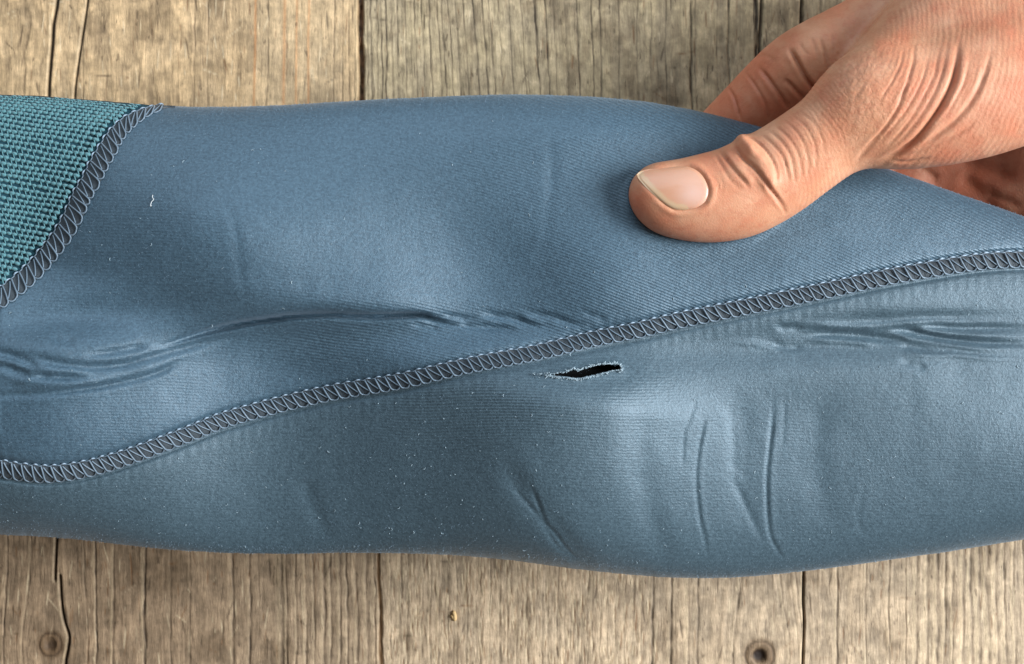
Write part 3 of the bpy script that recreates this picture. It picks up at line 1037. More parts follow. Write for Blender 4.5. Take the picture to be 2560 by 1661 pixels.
        while s < L - 2 * pitch:
            p = pitch * random.uniform(0.91, 1.09) * (0.97 + 0.13 * s / L)
            xx, yy = at(np.array([s]), np.array([W / 2]))
            if yy[0] > vtop(xx)[0] + 1 and -240 < xx[0] < 2720:
                T = Tubes()
                j1 = random.uniform(-1.5, 1.5)

                def strand(ab, lifts, r, n=4, mi=0):
                    ab = np.array(ab)
                    sp = spline(np.column_stack([ab, lifts]), n)
                    w = pt(s + sp[:, 0] * p, sp[:, 1] * W, sp[:, 2])
                    T.add(loc(w), r * 1e-3, 5, (0, 0, 1), mi)
                # needle dash on the edge of the band
                strand([(0.10, -0.05), (0.38, -0.10), (0.66, -0.06)], [0.15, 0.55, 0.12], np.interp(np.arange(9), [0, 1, 4, 7, 8], [0.08, 0.16, 0.22, 0.16, 0.08]), 4, 1)
                strand([(0.60, -0.02), (0.86, 0.0), (1.10, -0.02)], [0.1, 0.25, 0.1], 0.13)
                # upright strand, hooking into the lower loop
                strand([(0.05, 0.05), (0.22 + j1 * 0.02, 0.40), (0.40, 0.78), (0.52, 0.95), (0.70, 1.03)], [0.40, 0.58, 0.58, 0.45, 0.25], 0.19 * random.uniform(0.9, 1.12))
                # slanting strand to the next stitch
                strand([(0.28, 0.08), (0.62, 0.36), (1.05, 0.66), (1.28, 0.80)], [0.36, 0.48, 0.48, 0.38], 0.15)
                # lower loop
                strand([(0.62, 0.99), (0.92, 1.07), (1.20, 1.02), (1.38, 0.86), (1.36, 0.72)], [0.2, 0.3, 0.32, 0.4, 0.4], 0.16)
                T.build('stitch', (M_THREAD, M_DASH), holder)
            s += p
        return holder

    s1 = seam(spline(SEAM, 6), 35, 25.5, 1, lambda s: np.interp(s, [0, 300, 700, 1200, 3200], [1.12, 1.12, 1.0, 0.98, 1.04]))
    s1['label'] = 'long diagonal coverstitch seam'
    s2 = seam(spline(PSEAM, 6), 44, 25.0, -1, lambda s: np.interp(s, [0, 60, 130, 230], [0.22, 0.38, 0.75, 1.0]))
    s2['label'] = 'curved seam beside the teal panel'

    # ---- knit panel: rows of yarn floats over the dark ground ------------------
    V3 = []; F3 = []; nb = 0
    th = np.linspace(0, 2 * np.pi, 8, endpoint=False)
    prof = [(-0.35, 1.0), (0.35, 0.92), (0.85, 0.5)]
    row = 0; vrow = -140.0
    pol = [tuple(p) for p in ps] + [(-400, 850), (-400, 50), (452, 50)]
    cs = []
    while vrow < 900:
        u = -258.0 + (row % 2) * 7.0
        while u < 470:
            vv_ = vrow + 0.17 * u + 1.2 * math.sin(u / 31 + row) + random.uniform(-0.8, 0.8)
            cs.append((u + random.uniform(-0.8, 0.8), vv_, row)); u += 14.0
        row += 1; vrow += 14.4
    cs = np.array(cs)
    cu, cv = cs[:, 0], cs[:, 1]
    # rows close up where the panel rolls away at the top edge
    vt = vtop(cu)
    s_ = cv - vt
    cv = vt + np.where(s_ < 110, 110 * (np.clip(s_ + 70, 0, None) / 180.0) ** 1.55, s_)
    keep = inpoly(cu, cv, pol) & (cv > vt + 2) & (cu > -262) & (s_ > -70)
    sel, d, sg, tt = pdist(cu, cv, ps, 600)
    dd = np.full(cu.shape, 600.0); dd[sel] = d
    keep &= dd > 9
    cu, cv, sk = cu[keep], cv[keep], s_[keep]
    squash = np.clip(1.55 * (np.clip(sk + 70, 1, None) / 180.0) ** 0.55, 0.25, 1.0)
    for u, v, q in zip(cu, cv, squash):
        ax = random.uniform(8.4, 10.0); bx = 5.1 * q * random.uniform(0.85, 1.1)
        ang = 0.16 + random.uniform(-0.1, 0.1)
        ca, sa = math.cos(ang), math.sin(ang)
        z0 = hz(np.array([u]), np.array([v]), False)[0] - 0.2
        rings = []
        for hgt, sc in prof:
            x = ax * sc * np.cos(th); y = bx * sc * np.sin(th)
            rings.append(P(u + x * ca - y * sa, v + x * sa + y * ca, z0 + 0.15 + hgt * 0.5))
        tip = P(u, v, z0 + 0.15 + 0.52)
        vtx = np.concatenate(rings + [tip[None]])
        V3.append(vtx)
        j = np.arange(8); j2 = (j + 1) % 8
        for r in range(2):
            F3.append(np.stack([r * 8 + j2, r * 8 + j, (r + 1) * 8 + j, (r + 1) * 8 + j2], -1) + nb)
        F3.append(np.stack([16 + j2, 16 + j, np.full(8, 24), np.full(8, 24)], -1)[:, [0, 1, 2]].repeat(1, 0)[:, [0, 1, 2, 2]] + nb)
        nb += 25
    F3 = np.concatenate(F3)
    tri = F3[F3[:, 2] == F3[:, 3]][:, :3]
    quad = F3[F3[:, 2] != F3[:, 3]]
    tri = np.concatenate([tri, quad[:, [0, 1, 2]], quad[:, [0, 2, 3]]])
    make_mesh('knit_yarn', np.concatenate(V3) - off, tri, M_KNIT, knit, True, None, 'stuff')
    T = Tubes()
    for u, v, q in zip(cu, cv, squash):
        if random.random() < 0.8:
            u0 = u + random.uniform(-4.5, -2.5); l = 11 * q
            z0 = hz(np.array([u0]), np.array([v + 5]), False)[0]
            T.add(loc([P(u0, v + 1, z0 + 0.2), P(u0 + 1.5, v + 1 + l * 0.5, z0 + 0.25), P(u0 + 3.0, v + 1 + l, z0 + 0.1)]), 0.13e-3, 4)
    T.build('knit_tie', M_KNIT, knit, 'stuff')

    # ---- fuzz and lint ---------------------------------------------------------
    n = 26000
    u = RNG.uniform(-60, 2620, n); t = RNG.random(n)
    ne = n // 6
    t[:ne] = np.where(RNG.random(ne) < 0.5, RNG.random(ne) ** 2 * 0.02, 1 - RNG.random(ne) ** 2 * 0.02)
    v = vtop(u) + t * (vbot(u) - vtop(u))
    ok = ~inpoly(u, v, [tuple(p + np.array([45, 20])) for p in ps] + [(-400, 850), (-400, 50), (452, 50)])
    ok &= np.abs(v - vseam(u) - 22) > 34
    u, v, t = u[ok], v[ok], t[ok]
    z = hz(u, v)
    base = P(u, v, z)
    n = len(u)
    e = (2 * t - 1)
    nrm = np.stack([RNG.normal(0, .5, n), -np.sign(e) * np.abs(e) ** 12 * 2.0 + RNG.normal(0, .5, n), np.ones(n) * 0.6], 1)
    nrm /= np.linalg.norm(nrm, axis=1, keepdims=True)
    tang = RNG.normal(0, 1, (n, 3)); tang -= nrm * (tang * nrm).sum(1, keepdims=True)
    tang /= np.linalg.norm(tang, axis=1, keepdims=True)
    ln = RNG.uniform(0.15, 0.5, n)[:, None] * 1e-3
    w = 0.035e-3
    tri_v = np.stack([base - tang * w, base + tang * w, base + nrm * ln + tang * ln * 0.4], 1).reshape(-1, 3) - off
    make_mesh('surface_fuzz', tri_v, np.arange(3 * n).reshape(-1, 3), M_FUZZ, root, False, None, 'stuff')
    # lint specks: denser on the lower panel
    n = 1100
    u = RNG.uniform(0, 2560, n); v = RNG.uniform(300, 1420, n)
    keepd = np.where(v > vseam(u) + 60, RNG.random(n) < 0.75 - 0.4 * smooth(1200, 2200, u), RNG.random(n) < 0.16)
    ok = keepd & (v > vtop(u) + 40) & (v < vbot(u) - 8) & ~inpoly(u, v, [tuple(p + np.array([45, 20])) for p in ps] + [(-400, 850), (-400, 50), (452, 50)])
    T = Tubes()
    for a, b in zip(u[ok], v[ok]):
        z = hz(np.array([a]), np.array([b]), False)[0] + 0.05
        an = random.uniform(0, 6.3); l = random.choice((1.5, 2, 2.5, 4.5))
        zz = hz(np.array([a, a]), np.array([b, b]))[0]
        T.add(loc([P(a, b, zz + 0.05), P(a + l * math.cos(an), b + l * math.sin(an), zz + 0.12), P(a + 1.6 * l * math.cos(an + 0.5), b + 1.6 * l * math.sin(an + 0.5), zz + 0.08)]), random.uniform(0.06, 0.1) * 1e-3, 3)
    T.build('lint_speck', M_FRAY, root, 'stuff')
    return root


SLEEVE = build_sleeve()

# a single curl of lint, lying on the fabric
T = Tubes()
q = spline([(382, 488), (381, 494), (384, 499), (379, 505), (377, 511), (376, 516), (379, 514)], 4)
w = np.array([P(a, b, hz(np.array([a]), np.array([b]))[0] + 0.25) for a, b in q])
T.add(w, 0.08e-3, 5)
o = T.build('lint_thread', M_LINT)
o['label'] = 'tiny curled white lint thread lying on the blue fabric right of the teal panel'
o['category'] = 'lint'

# ------------------------------------------------------------------ the hand


def round_cone_chain(X, pts, k=0.0, sq=1.0, box=None):
    """distance (mm) to a chain of round cones; pts rows: x, y, z, r in mm; sq flattens z"""
    d = np.full(X[0].shape, 1e3, np.float32)
    axs = (X[0][:, 0, 0], X[1][0, :, 0], X[2][0, 0, :])
    for i in range(len(pts) - 1):
        a = pts[i]; b = pts[i + 1]
        rm = max(a[3], b[3]) + 7.0
        sl = tuple(slice(int(np.searchsorted(axs[q], min(a[q], b[q]) - rm)), int(np.searchsorted(axs[q], max(a[q], b[q]) + rm))) for q in range(3))
        if any(q.stop - q.start < 2 for q in sl):
            continue
        x = axs[0][sl[0]][:, None, None]; y = axs[1][sl[1]][None, :, None]; z = axs[2][sl[2]][None, None, :]
        ba = b[:3] - a[:3]; ba = (ba * np.array([1, 1, 1 / sq])).astype(np.float32)
        L = np.float32(float(ba @ ba) + 1e-9)
        px = x - np.float32(a[0]); py = y - np.float32(a[1]); pz = (z - np.float32(a[2])) / np.float32(sq)
        t = np.clip((px * ba[0] + py * ba[1] + pz * ba[2]) / L, 0, 1)
        dd = np.sqrt((px - t * ba[0]) ** 2 + (py - t * ba[1]) ** 2 + (pz - t * ba[2]) ** 2) - (np.float32(a[3]) + t * np.float32(b[3] - a[3]))
        o = d[sl]
        if k > 0:
            h = np.clip(0.5 + 0.5 * (dd - o) / np.float32(k), 0, 1)
            d[sl] = dd * (1 - h) + o * h - np.float32(k) * h * (1 - h)
        else:
            d[sl] = np.minimum(o, dd)
    return d.astype(np.float32)


def smin(a, b, k):
    h = np.clip(0.5 + 0.5 * (b - a) / k, 0, 1)
    return b * (1 - h) + a * h - k * h * (1 - h)


def chain(pts, n=4):
    """C1 pixels x, y, r and z mm -> mm chain (world mm, z over the mid plane)"""
    out = []
    for x, y, r, z in pts:
        u, v = C1(x, y)
        w = P(u, v, z)
        out.append((w[0] * 1e3, w[1] * 1e3, z, r * 0.44538 * S0 * 1e3 * (CAMD - z * 1e-3) / CAMD))
    return spline(out, n)


def surface_nets(f, origin, h):
    s = f < 0
    c = np.zeros(tuple(n - 1 for n in f.shape), np.int8)
    for i in (0, 1):
        for j in (0, 1):
            for k in (0, 1):
                c += s[i:f.shape[0] - 1 + i, j:f.shape[1] - 1 + j, k:f.shape[2] - 1 + k]
    act = (c > 0) & (c < 8)
    I = np.argwhere(act)
    idx = np.full(c.shape, -1, np.int64); idx[act] = np.arange(len(I))
    acc = np.zeros((len(I), 3)); cnt = np.zeros(len(I))
    corner = [(i, j, k) for i in (0, 1) for j in (0, 1) for k in (0, 1)]
    for a in corner:
        for ax in range(3):
            if a[ax] == 1:
                continue
            b = list(a); b[ax] = 1
            fa = f[I[:, 0] + a[0], I[:, 1] + a[1], I[:, 2] + a[2]]
            fb = f[I[:, 0] + b[0], I[:, 1] + b[1], I[:, 2] + b[2]]
            m = (fa < 0) != (fb < 0)
            t = fa[m] / (fa[m] - fb[m])
            p = np.tile(np.array(a, float), (m.sum(), 1)); p[:, ax] += t
            acc[m] += p; cnt[m] += 1
    V = (I + acc / cnt[:, None]) * h + origin
    Fs = []
    for ax in range(3):
        o1, o2 = (ax + 1) % 3, (ax + 2) % 3
        sl0 = [slice(None)] * 3; sl1 = [slice(None)] * 3
        sl0[ax] = slice(0, -1); sl1[ax] = slice(1, None)
        A = s[tuple(sl0)]; B = s[tuple(sl1)]
        E = np.argwhere(A != B)
        m = (E[:, o1] > 0) & (E[:, o2] > 0) & (E[:, o1] < c.shape[o1]) & (E[:, o2] < c.shape[o2])
        E = E[m]
        inn = A[tuple(E.T)]

        def cell(d1, d2):
            q = E.copy(); q[:, o1] += d1; q[:, o2] += d2
            return idx[tuple(q.T)]
        q = np.stack([cell(-1, -1), cell(0, -1), cell(0, 0), cell(-1, 0)], -1)
        q[~inn] = q[~inn][:, ::-1]
        Fs.append(q)
    F = np.concatenate(Fs)
    F = F[(F >= 0).all(1)]
    return V, F


def normals(V, F):
    n = np.cross(V[F[:, 2]] - V[F[:, 0]], V[F[:, 3]] - V[F[:, 1]])
    N = np.zeros_like(V)
    for i in range(4):
        for k in range(3):
            N[:, k] += np.bincount(F[:, i], n[:, k], len(V))
    return N / (np.linalg.norm(N, axis=1, keepdims=True) + 1e-12)


def relax(V, F, it, lam=0.5):
    for _ in range(it):
        S = np.zeros_like(V); C = np.zeros(len(V))
        for a, b in ((0, 1), (1, 2), (2, 3), (3, 0)):
            for (i, j) in ((a, b), (b, a)):
                for k in range(3):
                    S[:, k] += np.bincount(F[:, i], V[F[:, j], k], len(V))
                C += np.bincount(F[:, i], None, len(V))
        V = V + lam * (S / np.maximum(C, 1)[:, None] - V)
    return V


Z1 = zone((1560, 280), 4.407); Z2 = zone((1960, 0), 3.958); Z3 = zone((1960, 250), 3.958); Z4 = zone((1720, 30), 5.147)
NAIL = Z1([(140, 690), (165, 745), (250, 840), (350, 940), (450, 1030), (545, 1083), (640, 1093), (730, 1083), (820, 1058), (900, 1008), (940, 930), (946, 850),
           (920, 770), (870, 690), (800, 632), (720, 602), (640, 600), (520, 606), (400, 617), (280, 628), (190, 652)])
FREE = Z1([(140, 690), (165, 745), (250, 840), (350, 940), (450, 1030), (545, 1083), (640, 1093)])
# skin creases: polyline, sigma px, depth mm
SKIN = [
    (Z1([(1205, 385), (1260, 450), (1330, 540), (1430, 620), (1530, 740), (1620, 860), (1700, 960), (1790, 1080)]), 5.0, 0.85),
    (Z1([(1370, 290), (1480, 350), (1580, 450), (1650, 570), (1682, 700), (1672, 815)]), 4.0, 0.55),
    (Z1([(1050, 420), (1130, 530), (1230, 660), (1330, 770), (1390, 850)]), 4.5, 0.5),
    (Z1([(1000, 460), (1080, 600), (1180, 760), (1290, 860)]), 4.0, 0.25),
    (Z1([(1500, 240), (1620, 340), (1740, 480), (1790, 620), (1820, 790)]), 3.6, 0.36),
    (Z1([(1570, 190), (1720, 310), (1830, 470), (1870, 640), (1890, 800)]), 3.6, 0.32),
    (Z1([(1660, 150), (1800, 270), (1900, 420), (1950, 580), (1955, 760)]), 3.4, 0.28),
    (Z1([(1760, 90), (1900, 220), (1990, 380), (2030, 560), (2022, 740)]), 3.4, 0.26),
    (Z1([(1870, 50), (2010, 170), (2090, 330), (2120, 500), (2100, 680)]), 3.4, 0.22),
    (Z1([(1960, 10), (2100, 130), (2180, 290), (2210, 460)]), 3.4, 0.18),
    (Z1([(1550, 790), (1600, 880), (1640, 930)]), 3, 0.3),
    (Z1([(1500, 560), (1570, 650), (1600, 760)]), 3, 0.18),
    (Z1([(1640, 930), (1740, 1050), (1790, 1130)]), 4, 0.3),
    (Z1([(980, 700), (1040, 800), (1030, 900)]), 3, 0.14),
    (Z1([(1060, 720), (1090, 820), (1060, 900)]), 3, 0.14),
    (Z1([(900, 640), (970, 720), (1000, 860)]), 3, 0.12),
    (Z1([(1150, 880), (1300, 930), (1450, 1000)]), 3, 0.10),
    # folds running to the wrist
    (Z2([(1290, 440), (1282, 600), (1240, 760), (1190, 900), (1140, 1040), (1060, 1180), (950, 1320), (830, 1440), (740, 1540)]), 5, 0.5),
    (Z2([(1170, 470), (1165, 600), (1100, 760), (1000, 920), (930, 1040)]), 3.5, 0.25),
    (Z2([(1420, 560), (1380, 760), (1290, 960), (1180, 1140), (1050, 1290), (930, 1440)]), 4, 0.3),
    (Z2([(1530, 460), (1490, 720), (1400, 920), (1280, 1140), (1160, 1300), (1000, 1480)]), 4, 0.32),
    (Z2([(1620, 480), (1570, 720), (1480, 940), (1370, 1120), (1250, 1280), (1100, 1440)]), 3.5, 0.24),
    (Z2([(1730, 420), (1705, 650), (1660, 830), (1570, 1020), (1440, 1220), (1300, 1390), (1150, 1500), (960, 1600)]), 8, 1.5),
    (Z2([(1850, 560), (1790, 800), (1700, 980), (1560, 1180), (1400, 1350)]), 4.5, 0.22),
    (Z2([(2060, 480), (1975, 760), (1885, 960), (1760, 1130), (1600, 1280), (1430, 1400), (1200, 1520)]), 7, 0.6),
    (Z3([(1000, 575), (1150, 560), (1350, 510), (1550, 430), (1750, 330), (1900, 220)]), 6, 0.35),
    (Z3([(1050, 600), (1250, 610), (1450, 570)]), 5, 0.35),
    (Z3([(700, 620), (800, 520), (920, 400), (1050, 290)]), 6, 0.3),
    # base of the index finger
    (Z4([(1300, 470), (1380, 600), (1450, 730), (1530, 870), (1620, 985), (1680, 1060)]), 6.5, 1.5),
    (Z4([(1690, 330), (1760, 520), (1800, 680), (1830, 800)]), 5, 0.6),
    (Z4([(1240, 860), (1350, 970), (1440, 1060), (1540, 1160)]), 6, 0.85),
    (Z4([(900, 700), (1000, 820), (1080, 930), (1180, 1070), (1260, 1180), (1360, 1280)]), 6, 0.8),
    (Z4([(720, 760), (830, 900), (920, 1040), (990, 1180), (1030, 1330), (1060, 1420)]), 5, 0.42),
    (Z4([(510, 960), (590, 1100), (640, 1260), (675, 1400)]), 4.5, 0.5),
    (Z4([(1580, 330), (1620, 430), (1650, 540)]), 4, 0.25),
    (Z4([(1430, 400), (1480, 480), (1560, 560)]), 5, 0.2),
    (Z4([(1850, 260), (1860, 400), (1880, 520)]), 4, 0.3),
    (Z4([(860, 600), (1000, 560), (1120, 640)]), 6, 0.2),
    # palm beyond the fabric edge
    (Z3([(1680, 590), (1880, 640), (2060, 690), (2300, 730)]), 22, 0.7),
    (Z3([(1320, 650), (1420, 710), (1530, 790)]), 10, 0.4),
    (Z3([(1740, 730), (1850, 840), (1960, 940), (2100, 1060)]), 22, 0.6),
    (Z3([(2000, 900), (2150, 980), (2350, 1050)]), 12, 0.4),
]


N_UP = 28          # creases of the thumb side come first, then those of the index finger and palm


def build_hand():
    h = 0.36
    lo = np.array([P(1540, 0, 20)[0] * 1e3 - 3, P(0, 720, 0)[1] * 1e3, -38.0])
    hi = np.array([172.0, 106.0, 38.0])
    n = np.ceil((hi - lo) / h).astype(int)
    ax = [(lo[i] + h * np.arange(n[i])).astype(np.float32) for i in range(3)]
    X = np.meshgrid(*ax, indexing='ij')
    thumb = []
    for u, v, r, z in TH:
        w = P(u, v, z); thumb.append((w[0] * 1e3, w[1] * 1e3, z, r * S0 * 1e3 * (CAMD - z * 1e-3) / CAMD))
    d = round_cone_chain(X, np.array(thumb), 0.6, TSQ)
    base = round_cone_chain(X, chain([(1560, 590, 290, 20), (1780, 590, 345, 20), (2080, 520, 370, 21), (2400, 420, 370, 22), (2900, 280, 380, 22), (3800, 40, 400, 22)], 3), 1.0, 0.85)
    d = smin(d, base, 5.0)
    back = round_cone_chain(X, chain([(1640, 400, 250, 12), (1950, 180, 330, 12), (2400, 0, 420, 13), (2900, -150, 480, 14), (3800, -300, 520, 14)], 3), 1.0, 0.9)
    d = smin(d, back, 6.0)
    idx = round_cone_chain(X, chain([(2300, -240, 270, 2), (1900, -30, 240, 0), (1500, 200, 226, -1), (1180, 368, 226, -2), (1015, 480, 207, -6), (850, 640, 198, -11), (690, 800, 192, -15),
                                     (480, 1010, 178, -18)], 3), 1.0, 1.0)
    d = smin(d, idx, 2.6)
    web = round_cone_chain(X, chain([(1250, 480, 130, -4), (1500, 420, 190, 2), (1750, 330, 230, 5)], 2), 1.0, 1.0)
    d = smin(d, web, 4.0)
    palm = round_cone_chain(X, chain([(1350, 720, 220, -19), (1700, 900, 280, -24), (2100, 1030, 330, -22), (2600, 1080, 380, -12), (3000, 1000, 420, -3), (3800, 600, 460, 4)], 3), 1.0, 0.9)
    palm2 = round_cone_chain(X, chain([(1700, 640, 260, -18), (2200, 780, 320, -17), (2800, 700, 420, -4), (3800, 350, 480, 4)], 3), 1.0, 0.85)
    d = smin(d, smin(palm, palm2, 5.0), 1.2)
    for a, b in (((1250, 760), (700, 1140)), ((1450, 950), (900, 1320)), ((1700, 1120), (1200, 1430))):
        f = round_cone_chain(X, chain([(*a, 195, -19), ((a[0] + b[0]) / 2, (a[1] + b[1]) / 2, 185, -22), (*b, 172, -23)], 2), 1.0, 0.9)
        d = smin(d, f, 2.0)
    V, F = surface_nets(d, lo, h)
    del X
    # keep the one connected body
    lab = np.arange(len(V))
    while True:
        m = lab[F].min(1)
        new = lab.copy()
        for q in range(4):
            np.minimum.at(new, F[:, q], m)
        new = new[new]; new = new[new]
        if (new == lab).all():
            break
        lab = new
    big = np.bincount(lab[F[:, 0]]).argmax()
    V, F, _ = compact(V, F[lab[F[:, 0]] == big], {})
    V = relax(V, F, 3, 0.5)
    V = V * np.array([1e-3, 1e-3, 1e-3]); V[:, 2] += ZR
    Nn = normals(V, F)
    U_, V_ = proj(V)
    facing = Nn[:, 2]
    # which surface is it: upper hand (thumb side) or the index / palm lying lower
    zmm = (V[:, 2] - ZR) * 1e3
    disp = np.zeros(len(V)); dkc = np.zeros(len(V))
    up = smooth(-0.25, 0.15, facing)
    for si, (pl, w, dep) in enumerate(SKIN):
        w = w * (0.78 if w < 6 else 0.9); dep = dep * 0.74
        sp = spline(pl, 5)
        lowz = smooth(10.5, 8.5, zmm) if si >= N_UP else smooth(5.0, 8.0, zmm)
        sel, dd, sg, tt = pdist(U_, V_, sp, w * 4.5)
        if dd is None:
            continue
        fade = np.clip(np.minimum(tt, 1 - tt) * 5 + 0.05, 0, 1)
        m = np.exp(-(dd / w) ** 2) * fade
        lip = np.exp(-((dd - 2.1 * w) / (1.4 * w)) ** 2) * fade * 0.22
        disp[sel] += (-m + lip) * dep * up[sel] * lowz[sel]
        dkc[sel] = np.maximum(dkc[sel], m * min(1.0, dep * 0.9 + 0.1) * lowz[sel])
    # the loose fold over the thumb joint
    for pl, w, dep in ((Z1([(1330, 370), (1450, 480), (1560, 640), (1620, 770)]), 20, 1.1), (Z1([(1310, 340), (1400, 430)]), 16, 0.8),
                       (Z1([(1150, 450), (1260, 600), (1380, 740)]), 13, 0.45)):
        sel, dd, sg, tt = pdist(U_, V_, spline(pl, 5), w * 3)
        disp[sel] += np.exp(-(dd / w) ** 2) * dep * up[sel]
    # fine arcs following the folds
    cu, cv = Z2([(200, 300)])[0]
    rr = np.hypot(U_ - cu, V_ - cv) + 9 * fbm(U_ / 60, V_ / 60, 201, 3)
    reg = smooth(2130, 2260, U_) * smooth(0.0, 0.3, facing) * (zmm > 0)
    arcs = np.sin(rr * 2 * np.pi / 13.5)
    disp += 0.05 * arcs * reg * (0.6 + 0.6 * fbm(U_ / 45, V_ / 45, 205, 2))
    # arcs across the thumb shaft
    tc = Z1([(1100, 900)])[0]
    reg2 = smooth(1960, 2030, U_) * (1 - smooth(2090, 2170, U_)) * (zmm > 8)
    ar2 = np.sin((np.hypot(U_ - tc[0], V_ - tc[1]) + 6 * fbm(U_ / 40, V_ / 40, 211, 2)) * 2 * np.pi / 11.0)
    disp += 0.04 * ar2 * reg2
    # cross-hatched loose skin over the knuckle
    km = np.exp(-((U_ - 2155) / 105) ** 2 - ((V_ - 205) / 90) ** 2) * (zmm > 5)
    hat = fbm((U_ * 0.86 + V_ * 0.5) / 9.0, (V_ * 0.86 - U_ * 0.5) / 24.0, 221, 2) + 0.8 * fbm((U_ * 0.2 + V_) / 8.0, (U_ - V_ * 0.2) / 26.0, 225, 2)
    disp += 0.12 * km * hat
    # nail bed: the skin drops away under the nail, a fold wraps its rim
    nail = np.array(NAIL)
    ins = inpoly(U_, V_, nail) & (zmm > 8)
    sel, dd, sg, tt = pdist(U_, V_, np.vstack([nail, nail[:1]]), 40)
    nd = np.full(len(V), 40.0); nd[sel] = dd
    tm = (zmm > 12) & (facing > -0.1)
    disp = np.where(ins, disp - 0.15 - 0.75 * smooth(0, 9, nd), disp)
    prox = smooth(1600, 1690, U_)
    disp += np.where(~ins & tm, 0.22 * np.exp(-((nd - 9) / 8) ** 2) * prox - 0.16 * np.exp(-(nd / 3.0) ** 2), 0)
    V0 = V.copy()
    V = V + Nn * (disp * 1e-3)[:, None]
    V = relax(V, F, 1, 0.15)
    # ---- colour: blood under the skin, paler knuckles, painted shade -------------------------
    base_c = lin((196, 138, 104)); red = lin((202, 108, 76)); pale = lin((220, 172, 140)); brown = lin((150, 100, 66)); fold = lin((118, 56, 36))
    c = np.tile(base_c, (len(V), 1))

    def blend(col, w):
        nonlocal c
        w = np.clip(w, 0, 1)[:, None]
        c = c * (1 - w) + col * w

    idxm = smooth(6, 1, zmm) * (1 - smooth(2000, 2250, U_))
    blend(red, 0.75 * smooth(7, 0, zmm)); blend(lin((142, 74, 50)), 0.85 * smooth(2, -4, zmm) * smooth(2120, 2240, U_))  # lower skin redder; palm also painted darker for the shade it lies in
    blend(brown, 0.5 * np.exp(-((U_ - 2000) / 130) ** 2 - ((V_ - 60) / 80) ** 2))  # shade of the thumb web painted in as brown
    blend(red, 0.85 * np.exp(-((U_ - 1590) / 45) ** 2 - ((V_ - 530) / 55) ** 2))        # finger pulp
    blend(lin((214, 124, 94)), 0.6 * np.exp(-((U_ - 1720) / 140) ** 2 - ((V_ - 590) / 45) ** 2))
    blend(pale, 0.45 * np.exp(-((U_ - 1800) / 110) ** 2 - ((V_ - 530) / 45) ** 2)); blend(red, 0.35 * np.exp(-((U_ - 1880) / 80) ** 2 - ((V_ - 470) / 60) ** 2))
    blend(pale, 0.4 * np.exp(-((U_ - 1950) / 70) ** 2 - ((V_ - 400) / 60) ** 2))
    blend(lin((196, 130, 108)), 0.35 * smooth(2150, 2400, U_) * smooth(60, 250, V_))
    mot = fbm(U_ / 55, V_ / 55, 241, 4)
    blend(red, 0.8 * np.clip(mot, 0, 1)); blend(pale, 0.7 * np.clip(-mot, 0, 1))
    blend(fold, 0.45 * dkc)  # crease shade painted into the colour, darker in deeper creases
    # a tiny dark fleck beside the joint
    fk = Z1([(1140, 528)])[0]
    blend(lin((110, 30, 20)), 0.9 * np.exp(-(((U_ - fk[0]) ** 2 + (V_ - fk[1]) ** 2) / 9.0)))
    crm = 0.18 + 0.9 * np.exp(-((U_ - 2150) / 130) ** 2 - ((V_ - 210) / 110) ** 2) + 0.35 * smooth(1950, 2200, U_) * smooth(0, 8, zmm)
    crm = np.where(zmm < 3, 0.25, crm) * np.where(U_ < 1760, 0.35, 1.0)
    root_p = P(2350, 300, -20)
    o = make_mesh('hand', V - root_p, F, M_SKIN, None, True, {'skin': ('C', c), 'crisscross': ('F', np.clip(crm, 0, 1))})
    o.location = root_p
    o['label'] = 'bare hand pinching the top edge of the blue sleeve, thumb on top'
    o['category'] = 'hand'
    # ---- nail -------------------------------------------------------------
    near = ((U_ > 1575) & (U_ < 1800) & (V_ > 395) & (V_ < 550))[F].all(1)
    vb_, fb_, _ = compact(V0, F[near], {})
    bvh = BVHTree.FromPolygons(vb_.tolist(), fb_.tolist())
    ctr = nail.mean(0)
    nb = spline(np.vstack([nail, nail[:1]]), 4)[:-1]
    na = len(nb)
    rho = np.concatenate([[0.0], np.linspace(0.12, 1.0, 15)])
    camp = Vector((0, 0, CAMZ))

    def hit(u, v):
        w = P(u, v, 20.0)
        dr = (Vector(w) - camp).normalized()
        r = bvh.ray_cast(camp, dr)
        return r[0]
    smp = []
    for r in (0.0, 0.3, 0.6, 0.82, 0.95):
        for i in range(0, na, 3):
            q = ctr + (nb[i] - ctr) * r
            hp = hit(*q)
            if hp is not None and (hp.z - ZR) * 1e3 > 14:
                smp.append((q[0] - ctr[0], q[1] - ctr[1], (hp.z - ZR) * 1e3))
    smp = np.array(smp)
    A = lambda x, y: np.stack([np.ones_like(x), x, y, x * x, x * y, y * y, y ** 3, x * y * y], -1)
    co, *_ = np.linalg.lstsq(A(smp[:, 0], smp[:, 1]), smp[:, 2], rcond=None)
    vs = []; cols = []
    fr = np.array(FREE)
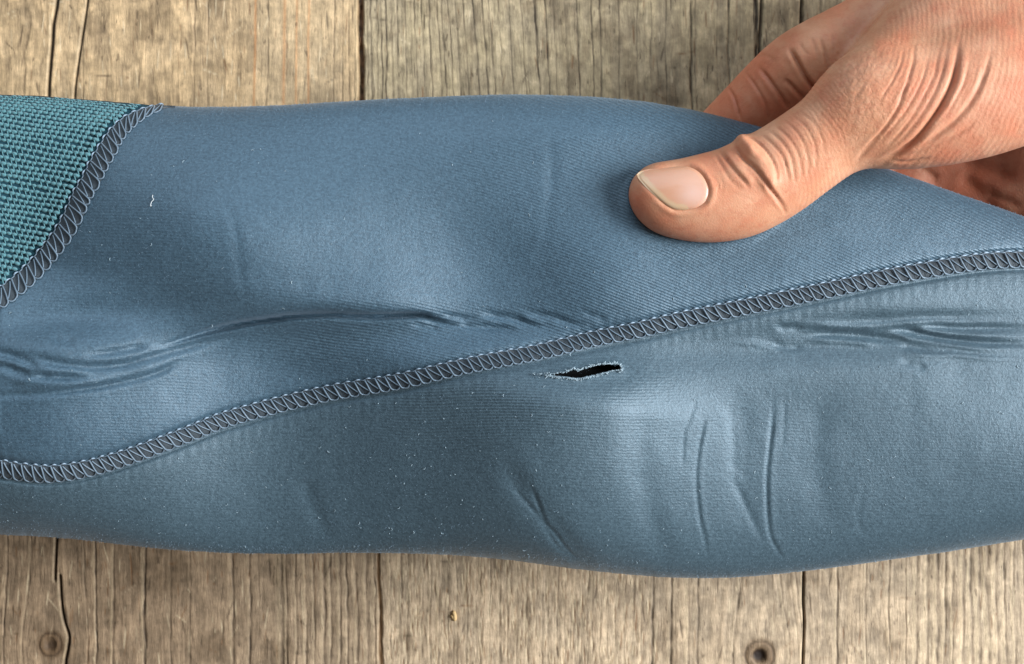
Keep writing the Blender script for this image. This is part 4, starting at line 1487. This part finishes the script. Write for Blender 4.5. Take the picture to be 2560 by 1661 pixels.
    for layer in (0, 1):
        for r in rho[1:]:
            for i in range(na):
                q = ctr + (nb[i] - ctr) * r
                x, y = q - ctr
                z = float(A(np.array([x]), np.array([y]))[0] @ co)
                z += 0.15 if layer == 0 else -0.35
                if layer == 0:
                    z -= 0.45 * max(0, (r - 0.86) / 0.14) ** 2 * float(smooth(1600, 1680, q[0]))
                    if r > 0.97:
                        z -= 0.22
                vs.append(P(q[0], q[1], z))
                sl, d_, _, _ = pdist(np.array([q[0]]), np.array([q[1]]), spline(FREE, 4), 400)
                dfree = d_[0] + 1.6 * float(vnoise(np.array([q[0] / 9.0]), np.array([q[1] / 9.0]), 5)[0])
                band = 1 - float(smooth(16, 20, np.array(dfree)))
                lun = math.exp(-((q[0] - 1735) / 40) ** 2 - ((q[1] - 485) / 30) ** 2)
                cc = lin((206, 152, 122)) * (1 - 0.7 * lun) + lin((220, 186, 174)) * 0.7 * lun
                cc = cc * (1 - band) + lin((206, 172, 138)) * band
                cols.append(cc)
    vs = np.array(vs); cols = np.array(cols)
    nr = len(rho) - 1
    fs = []
    for layer in (0, 1):
        b0 = layer * nr * na
        for r in range(nr - 1):
            for i in range(na):
                j = (i + 1) % na
                q = [b0 + r * na + i, b0 + (r + 1) * na + i, b0 + (r + 1) * na + j, b0 + r * na + j]
                fs.append(q if layer else q[::-1])
    for i in range(na):
        j = (i + 1) % na
        a, b = (nr - 1) * na, (2 * nr - 1) * na
        fs.append([a + i, a + j, b + j, b + i][::-1])
    # close the centre
    zc = float(A(np.array([0.0]), np.array([0.0]))[0] @ co)
    vs = np.vstack([vs, P(*ctr, zc + 0.15)[None]]); cols = np.vstack([cols, cols[:1]])
    tri = [[len(vs) - 1, (j + 1) % na, j, j] for j in range(na)]
    allf = np.array(fs)
    t3 = np.concatenate([allf[:, [0, 1, 2]], allf[:, [0, 2, 3]], np.array(tri)[:, :3]])
    nl = make_mesh('thumbnail', vs - root_p, t3, M_NAIL, o, True, {'nail': ('C', cols)})
    nl['label'] = 'short glossy pink thumbnail'
    return o


HAND = build_hand()
